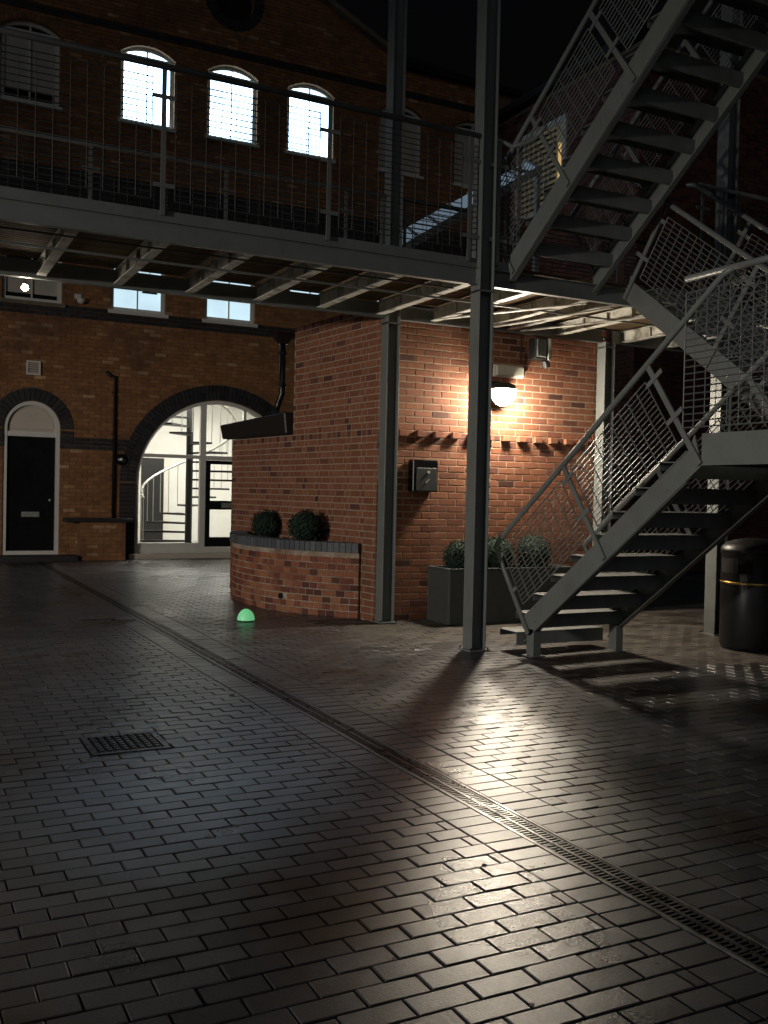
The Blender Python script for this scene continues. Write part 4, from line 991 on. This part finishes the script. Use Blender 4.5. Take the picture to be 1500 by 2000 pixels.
# ------------------------------------------------------------------ stair flights
def flight(name, X0, X1, z0, Yn, dy, nr_, rise, going, label, upper_ear=True, foot=False, left_out=True, last_h=0.22):
    e = empty(name, ((X0 + X1) / 2, Yn, z0)); tag(e, label, 'stairs', 'steel stair flights')
    m = rise / going; nl = lambda s_: z0 + rise + m * s_
    L = (nr_ - 1) * going
    c_ = 1 / math.sqrt(1 + m * m); s__ = m * c_
    P3 = lambda X, s_, z: Vector((X, Yn + dy * s_, z))
    sa = 0.36 if foot else 0.02
    send = L + 0.10
    tz = lambda s_: nl(s_) - 0.12
    bz = lambda s_: nl(s_) - 0.355
    zl = z0 + nr_ * rise
    if foot: poly = [(sa, tz(sa)), (sa + 0.11, tz(sa) - 0.15), (sa + 0.13, bz(sa + 0.13)), (L + 0.17, zl - last_h), (L + 0.10, zl - 0.0), (L + 0.05, zl - 0.12 + 0.01)]
    else: poly = [(-0.02, max(z0 - 0.19, bz(-0.02))), (0.20, max(z0 - 0.19, bz(0.20))), (0.28, bz(0.28)), (L + 0.17, zl - last_h), (L + 0.10, zl), (L + 0.05, tz(L + 0.05)), (-0.02 + 0.05, tz(0.03)), (-0.02, tz(0.03) - 0.03)]
    for X, sg in ((X0, 1), (X1, -1)):
        b = MB(); b.prism(poly, (X, Yn, 0), (0, dy, 0), (0, 0, 1), (sg, 0, 0), 0.010)
        for (za, off) in ((tz, 0.0), (bz, 0.006)):
            A = P3(X + sg * 0.035, (sa + 0.02), za(sa + 0.02) + (off if za is bz else -0.006)); B_ = P3(X + sg * 0.035, L + 0.02, za(L + 0.02) + (off if za is bz else -0.006)); b.bar(A, B_, 0.049, 0.010)
        o = b.build('stringer', 'steel', e)
        for s_ in ([0.55, 1.3, 2.1] if foot else [0.5, 1.5]):
            for q in (0.15, 0.28): bb = MB(); bb.tube([P3(X - sg * 0.006, s_, nl(s_) - q), P3(X + sg * 0.001, s_, nl(s_) - q)], 0.008, 6); bb.build('bolt', 'steel', o)
    for k in range(1, nr_):
        s0 = (k - 1) * going; zt = z0 + k * rise; b = MB(); w0, w1 = X0 + 0.012, X1 - 0.012
        ya, yb_ = Yn + dy * (s0), Yn + dy * (s0 + going + 0.015); y0, y1 = min(ya, yb_), max(ya, yb_)
        b.box(w0, w1, y0, y1, zt - 0.006, zt)
        b.box(w0, w1, y0, y0 + 0.005, zt - 0.118, zt - 0.006); b.box(w0, w1, y1 - 0.005, y1, zt - 0.060, zt - 0.006)
        b.box(w0, w1, y0 + 0.005, y0 + 0.03, zt - 0.118, zt - 0.113)
        tr = b.build('tread', 'steel_dark', e)
        yn = ya if dy < 0 else ya
        bb = MB(); q0 = yn - 0.002 if dy > 0 else yn - 0.028; bb.box(w0 + 0.02, w1 - 0.02, q0, q0 + 0.03, zt + 0.0005, zt + 0.004); bb.build('nosing', 'lightsteel', tr)
    if foot:
        for X in (X0 - 0.0, X1 - 0.085):
            b = MB(); b.box(X, X + 0.085, Yn - 0.53, Yn - 0.43, 0, 0.245); bevel(b.build('foot_post', 'steel', e), 0.004)
            b = MB(); b.box(X - 0.03, X + 0.115, Yn - 0.56, Yn - 0.40, 0.004, 0.012); b.build('foot_plate', 'steel', e)
    # balustrades
    d = Vector((0, dy * c_, s__)); n = Vector((0, -dy * s__, c_))
    for X, out in ((X0 - 0.012, -1), (X1 + 0.012, 1)):
        o_ = Vector((out, 0, 0))
        bs = 0.47 if foot else 0.10
        O = P3(X, bs, nl(bs) - 0.335); hgt = (0.81 + 0.335) * c_
        Ld = (L + 0.0 - bs + 0.17) / c_
        posts = [0.0, Ld / 2, Ld] if Ld < 2.7 else [0.0, Ld / 3, 2 * Ld / 3, Ld]
        rb = MB()
        top0 = O + n * hgt; lastp = O + d * (Ld + 0.42) + n * hgt
        pts = [O + n * 0.05, O + n * (hgt - 0.06), O + n * (hgt - 0.012) + d * 0.015, top0 + d * 0.07, O + d * (Ld + 0.30) + n * hgt]
        zrail = zl + 1.09
        send_ = (zrail - pts[-1].z) / d.z; pe = pts[-1] + d * send_ * 0.93; pts[-1] = pe; pts.append(Vector((X, pe.y + dy * 0.10, zrail)))
        rb.tube(pts, [0.013, 0.013] + [0.024] * 4 if True else 0.024, 10)
        rl_ = rb.build('balustrade', 'steel', e, smooth=True)
        for s_ in posts:
            b = MB(); b.obox(O + d * s_, d, o_, n, -0.022, 0.022, -0.006, 0.008, 0.0, hgt - 0.02); b.build('post', 'steel', rl_)
            for h in (0.42, 0.78):
                if s_ == 0: b = MB(); b.obox(O + d * s_, d, o_, n, -0.0, 0.085, 0.009, 0.015, h - 0.018, h + 0.018)
                elif s_ == posts[-1]: b = MB(); b.obox(O + d * s_, d, o_, n, -0.085, 0.10, 0.009, 0.015, h - 0.018, h + 0.018)
                else: b = MB(); b.obox(O + d * s_, d, o_, n, -0.085, 0.085, 0.009, 0.015, h - 0.018, h + 0.018)
                b.build('bracket_plate', 'steel', rl_)
        for i in range(len(posts) - 1): panel(rl_, O + o_ * 0.004, d, n, o_, posts[i] + 0.085, posts[i + 1] - 0.085, 0.25, hgt - 0.095, 0.042, 0.11, bw_=0.0058)
    adopt(e); return e
flight('stair_flight', 4.95, 5.95, 0.0, 7.35, -1, 10, 0.185, 0.25, 'lowest steel stair flight standing on the paving beside the main column', foot=True)
flight('stair_flight', 6.10, 7.10, 1.85, 4.92, 1, 9, 0.1806, 0.25, 'middle steel stair flight rising away from the landing to the walkway')
flight('stair_flight', 4.95, 5.95, 3.475, 7.35, -1, 10, 0.185, 0.25, 'upper steel stair flight climbing from the walkway to the top right corner')

def landing(zt, label):
    e = empty('stair_landing', (6, 4.5, zt)); tag(e, label, 'landing', 'stair landings')
    xa, xb, ya, yb_ = 4.95, 7.10, 3.85, 4.92
    for (x0, x1, y0, y1) in ((xa, xa + 0.012, ya, yb_ + 0.01), (xb - 0.012, xb, ya, yb_), (xa + 0.012, xb - 0.012, ya, ya + 0.012), (xa + 0.012, xb - 0.012, yb_ + 0.002, yb_ + 0.014)):
        b = MB(); b.box(x0, x1, y0, y1, zt - 0.215, zt + 0.004); b.build('fascia', 'steel', e)
    b = MB(); b.box(xa + 0.012, xb - 0.012, ya + 0.012, yb_, zt - 0.012, zt - 0.004); b.build('floor_plate', 'steel_dark', e)
    for i in range(5):
        x = xa + 0.35 + i * 0.36; b = MB(); b.box(x, x + 0.05, ya + 0.012, yb_, zt - 0.10, zt - 0.013); b.build('cross_member', 'steel_dark', e)
    for (P, Q, posts) in (((xa - 0.012, yb_ - 0.10, zt), (xa - 0.012, ya, zt), [0.02, 0.95]), ((xa, ya - 0.012, zt), (xb, ya - 0.012, zt), [0.03, 1.05, 2.1]), ((xb + 0.012, ya, zt), (xb + 0.012, yb_, zt), [0.02, 1.03])):
        P, Q = Vector(P), Vector(Q); d = (Q - P).normalized(); o_ = d.cross(Vector((0, 0, 1)))
        rb = MB(); rb.tube([P - d * (0.28 if P.y > 4.5 else 0) + Vector((0, 0, 1.09)), Q + Vector((0, 0, 1.09))], 0.024, 10); rl_ = rb.build('balustrade', 'steel', e, smooth=True)
        for s_ in posts: b = MB(); b.obox(P + d * s_, d, o_, (0, 0, 1), -0.02, 0.02, -0.006, 0.006, -0.15, 1.07); b.build('post', 'steel', rl_) if not (s_ < 0.03 and P.y > 4.5) else None
        s0 = -0.30 if P.y > 4.5 else posts[0]
        panel(rl_, P, d, (0, 0, 1), o_, s0 + 0.02, posts[-1] - 0.03, 0.05, 0.99, 0.048, 0.10)
    adopt(e); return e
landing(1.85, 'lower stair landing at the right edge, reached by the lowest flight')
landing(5.325, 'upper stair landing at the top right corner of the picture')
for zt, lab in ((1.64, 'short steel post under the lower landing near the right edge'),):
    b = MB(); b.box(7.0, 7.09, 3.9, 3.99, 0, zt); tag(b.build('landing_post', 'steel'), lab, 'post')

# ------------------------------------------------------------------ litter bin
bn = empty('litter_bin', (7.24, 6.52, 0)); tag(bn, 'round black litter bin with a gold band by the steel column', 'bin')
c = (7.24, 6.52, 0); R_ = 0.285
b = MB(); b.lathe([(0, 0.0), (R_ * 0.93, 0.0), (R_ * 0.95, 0.03), (R_, 0.05), (R_, 0.615)], c, 40); b.build('body', 'bin', bn, smooth=True)
b = MB(); b.lathe([(R_ + 0.003, 0.62), (R_ + 0.007, 0.622), (R_ + 0.007, 0.64), (R_ + 0.003, 0.642)], c, 40); b.build('gold_band', 'gold', bn, smooth=True)
b = MB(); b.lathe([(R_, 0.616), (R_, 0.90), (R_ * 1.02, 0.91), (R_ * 1.02, 0.935)], c, 40); b.build('upper_body', 'bin', bn, smooth=True)
b = MB(); b.lathe([(R_ * 1.02, 0.936), (R_ * 0.99, 0.965), (R_ * 0.86, 1.0), (R_ * 0.6, 1.03), (R_ * 0.3, 1.045), (0, 1.05)], c, 40); b.build('domed_lid', 'bin', bn, smooth=True)
b = MB()
for k in range(9):
    a = math.radians(150 + k * 9); b.v += [(c[0] + (R_ + .002) * math.cos(a), c[1] + (R_ + .002) * math.sin(a), 0.72), (c[0] + (R_ + .002) * math.cos(a), c[1] + (R_ + .002) * math.sin(a), 0.86)]
for k in range(8): b.f.append((2 * k, 2 * k + 2, 2 * k + 3, 2 * k + 1))
b.build('bin_opening', 'void', bn); adopt(bn)

# ------------------------------------------------------------------ green dome light
gd_ = empty('ground_light', (3.37, 9.80, 0.0)); tag(gd_, 'small glowing green dome light on the paving by the curved planter', 'light')
b = MB(); N_ = 9
for i in range(N_):
    t0, t1 = i * math.pi / 2 / N_, (i + 0.86) * math.pi / 2 / N_
    b.lathe([(0.092 * math.cos(t0), 0.012 + 0.118 * math.sin(t0)), (0.092 * math.cos(t1), 0.012 + 0.118 * math.sin(t1))], (3.37, 9.80, 0), 24)
b.build('ribbed_dome', 'greenlight', gd_, smooth=True)
b = MB(); b.lathe([(0.089 * math.cos(t), 0.012 + 0.115 * math.sin(t)) for t in [i * math.pi / 2 / 10 for i in range(11)]], (3.37, 9.80, 0), 24); b.build('inner_dome', 'green', gd_, smooth=True)
b = MB(); b.lathe([(0, 0.003), (0.088, 0.003), (0.088, 0.012), (0, 0.012)], (3.37, 9.80, 0), 24); b.build('base', 'black', gd_); adopt(gd_)

# ------------------------------------------------------------------ hanging bulb under the walkway
pbx, pby = 1.05, 9.33
pn = empty('hanging_bulb', (pbx, pby, 3.2)); tag(pn, 'small bright bulb hanging from the walkway edge at far left', 'lamp')
b = MB(); b.tube([(pbx, pby, 3.40), (pbx, pby, 3.225)], 0.006, 6); b.build('flex', 'black', pn)
b = MB(); b.tube([(pbx, pby, 3.245), (pbx, pby, 3.215)], 0.016, 8); b.build('lamp_holder', 'black', pn)
b = MB(); b.lathe([(0.030 * math.sin(t), 0.030 * math.cos(t)) for t in [i * math.pi / 10 for i in range(11)]], (pbx, pby, 3.188), 16); b.build('glowing_bulb', 'bulb', pn, smooth=True); adopt(pn)

# ------------------------------------------------------------------ added hooded fill lamp, unseen beyond the left edge
hl = empty('added_fill_lamp', (-12.0, 3.0, 0)); tag(hl, 'added hooded fill lamp, out of view beyond the left edge of the picture', 'lamp post')
b = MB(); b.tube([(-14.6, 3, 0), (-14.6, 3, 3.25), (-14.4, 3, 3.36), (-12.0, 3, 3.28)], 0.045, 10); b.build('pole', 'black', hl, smooth=True)
b = MB(); b.lathe([(0.0, 3.26), (0.6, 3.20), (2.3, 3.11), (2.3, 3.10), (0.6, 3.18), (0.0, 3.22)], (-12.0, 3.0, 0), 24); b.build('hood', 'black', hl, smooth=True)  # hood shaped wide to keep the added light below deck level
ld = bpy.data.lights.new('added_fill_light', 'POINT'); ld.energy = 3500; ld.shadow_soft_size = 0.35; ld.color = (1.0, 0.93, 0.84)  # unseen light added to brighten steel and brick below the deck
lo = bpy.data.objects.new('added_fill_light', ld); COL.objects.link(lo); lo.location = (-12.0, 3.0, 2.89); 
adopt(hl)

# ------------------------------------------------------------------ small litter
rnd = random.Random(11)
def scrap(x, y, r_, m, label, cat='litter'):
    b = MB(); n = 6
    for k in range(n): a = 6.28 * k / n; rr = r_ * rnd.uniform(0.6, 1.1); b.v.append((rr * math.cos(a), 0.5 * rr * math.sin(a), rnd.uniform(0, 0.006)))
    b.v.append((0, 0, 0.008)); b.f = [(k, (k + 1) % n, n) for k in range(n)]
    o = b.build('paper_scrap' if m == 'white' else 'dead_leaf', m, smooth=False); o.location = (x, y, height(x, y) + 0.003); o.rotation_euler = (0, 0, rnd.uniform(0, 3)); tag(o, label, cat)
    return o
scrap(0.80, 4.38, 0.012, 'white', 'tiny white scrap on the paving at the far left below the gully cover')
b = MB(); b.lathe([(0, 0.006), (0.008, 0.005), (0.011, 0.001)], (2.0, 3.03, 0.004), 10); tag(b.build('dark_hole_disc', 'void'), 'small round black disc standing in for a hole in a paving brick left of the drain', 'stud')  # dark disc drawn in place of a hole in the brick
M['deadleaf'] = mat('dead_leaf_brown', (0.16, 0.10, 0.05), rough=0.6, island=0.4)
b = MB()
for _ in range(420):
    x, y = rnd.uniform(-0.5, 9.5), rnd.uniform(2.0, 10.0) ** 1.0
    if not paved(x, y): continue
    if rnd.random() < 0.35: x = 2.39 + rnd.gauss(0, 0.12)
    s_ = rnd.uniform(0.0015, 0.0045); a = rnd.uniform(0, 3); n = len(b.v); z_ = height(x, y) + 0.004
    for (p, q) in ((-1, 0), (0, -.6), (1, 0), (0, .6)): b.v.append((x + s_ * (p * math.cos(a) - q * math.sin(a)), y + s_ * (p * math.sin(a) + q * math.cos(a)), z_ + rnd.uniform(0, .003)))
    b.f.append((n, n + 1, n + 2, n + 3))
tag(b.build('grit', 'deadleaf'), 'fine pale grit and leaf crumbs scattered over the paving', 'grit', kind='stuff')

M['gum'] = mat('trodden_gum', (0.13, 0.125, 0.115), rough=0.8, island=0.4)
b = MB()
for _ in range(130):
    x, y = rnd.uniform(-0.5, 7.5), rnd.uniform(1.8, 9.0)
    if not paved(x, y) or abs(x - 2.39) < 0.1: continue
    n = len(b.v); k_ = 7; rr = rnd.uniform(0.005, 0.013); z_ = height(x, y) + 0.0028
    for k in range(k_): a = 6.283 * k / k_; q = rr * rnd.uniform(0.7, 1.2); b.v.append((x + q * math.cos(a), y + q * math.sin(a), z_ - 0.0015))
    b.v.append((x, y, z_)); b.f += [(n + k, n + (k + 1) % k_, n + k_) for k in range(k_)]
tag(b.build('trodden_gum', 'gum'), 'small flat grey gum spots trodden into the paving', 'gum', kind='stuff')
b = MB(); b.lathe([(0.0, 0.05), (0.02, 0.045), (0.028, 0.03), (0.02, 0.012), (0.012, 0.0)], (0, 0, 0), 12); b.v = [(2.64 + v[0], FY + 0.088 - v[2], 1.12 + v[1]) for v in b.v]
kb = b.build('door_knob', 'chrome', dd, smooth=True)
b = MB(); b.box(6.02, 6.05, FY + 0.03, FY + 0.049, 1.25, 1.45) if False else b.box(6.46, 6.49, FY + 0.03, FY + 0.049, 1.20, 1.42); b.build('door_handle', 'chrome', gd)
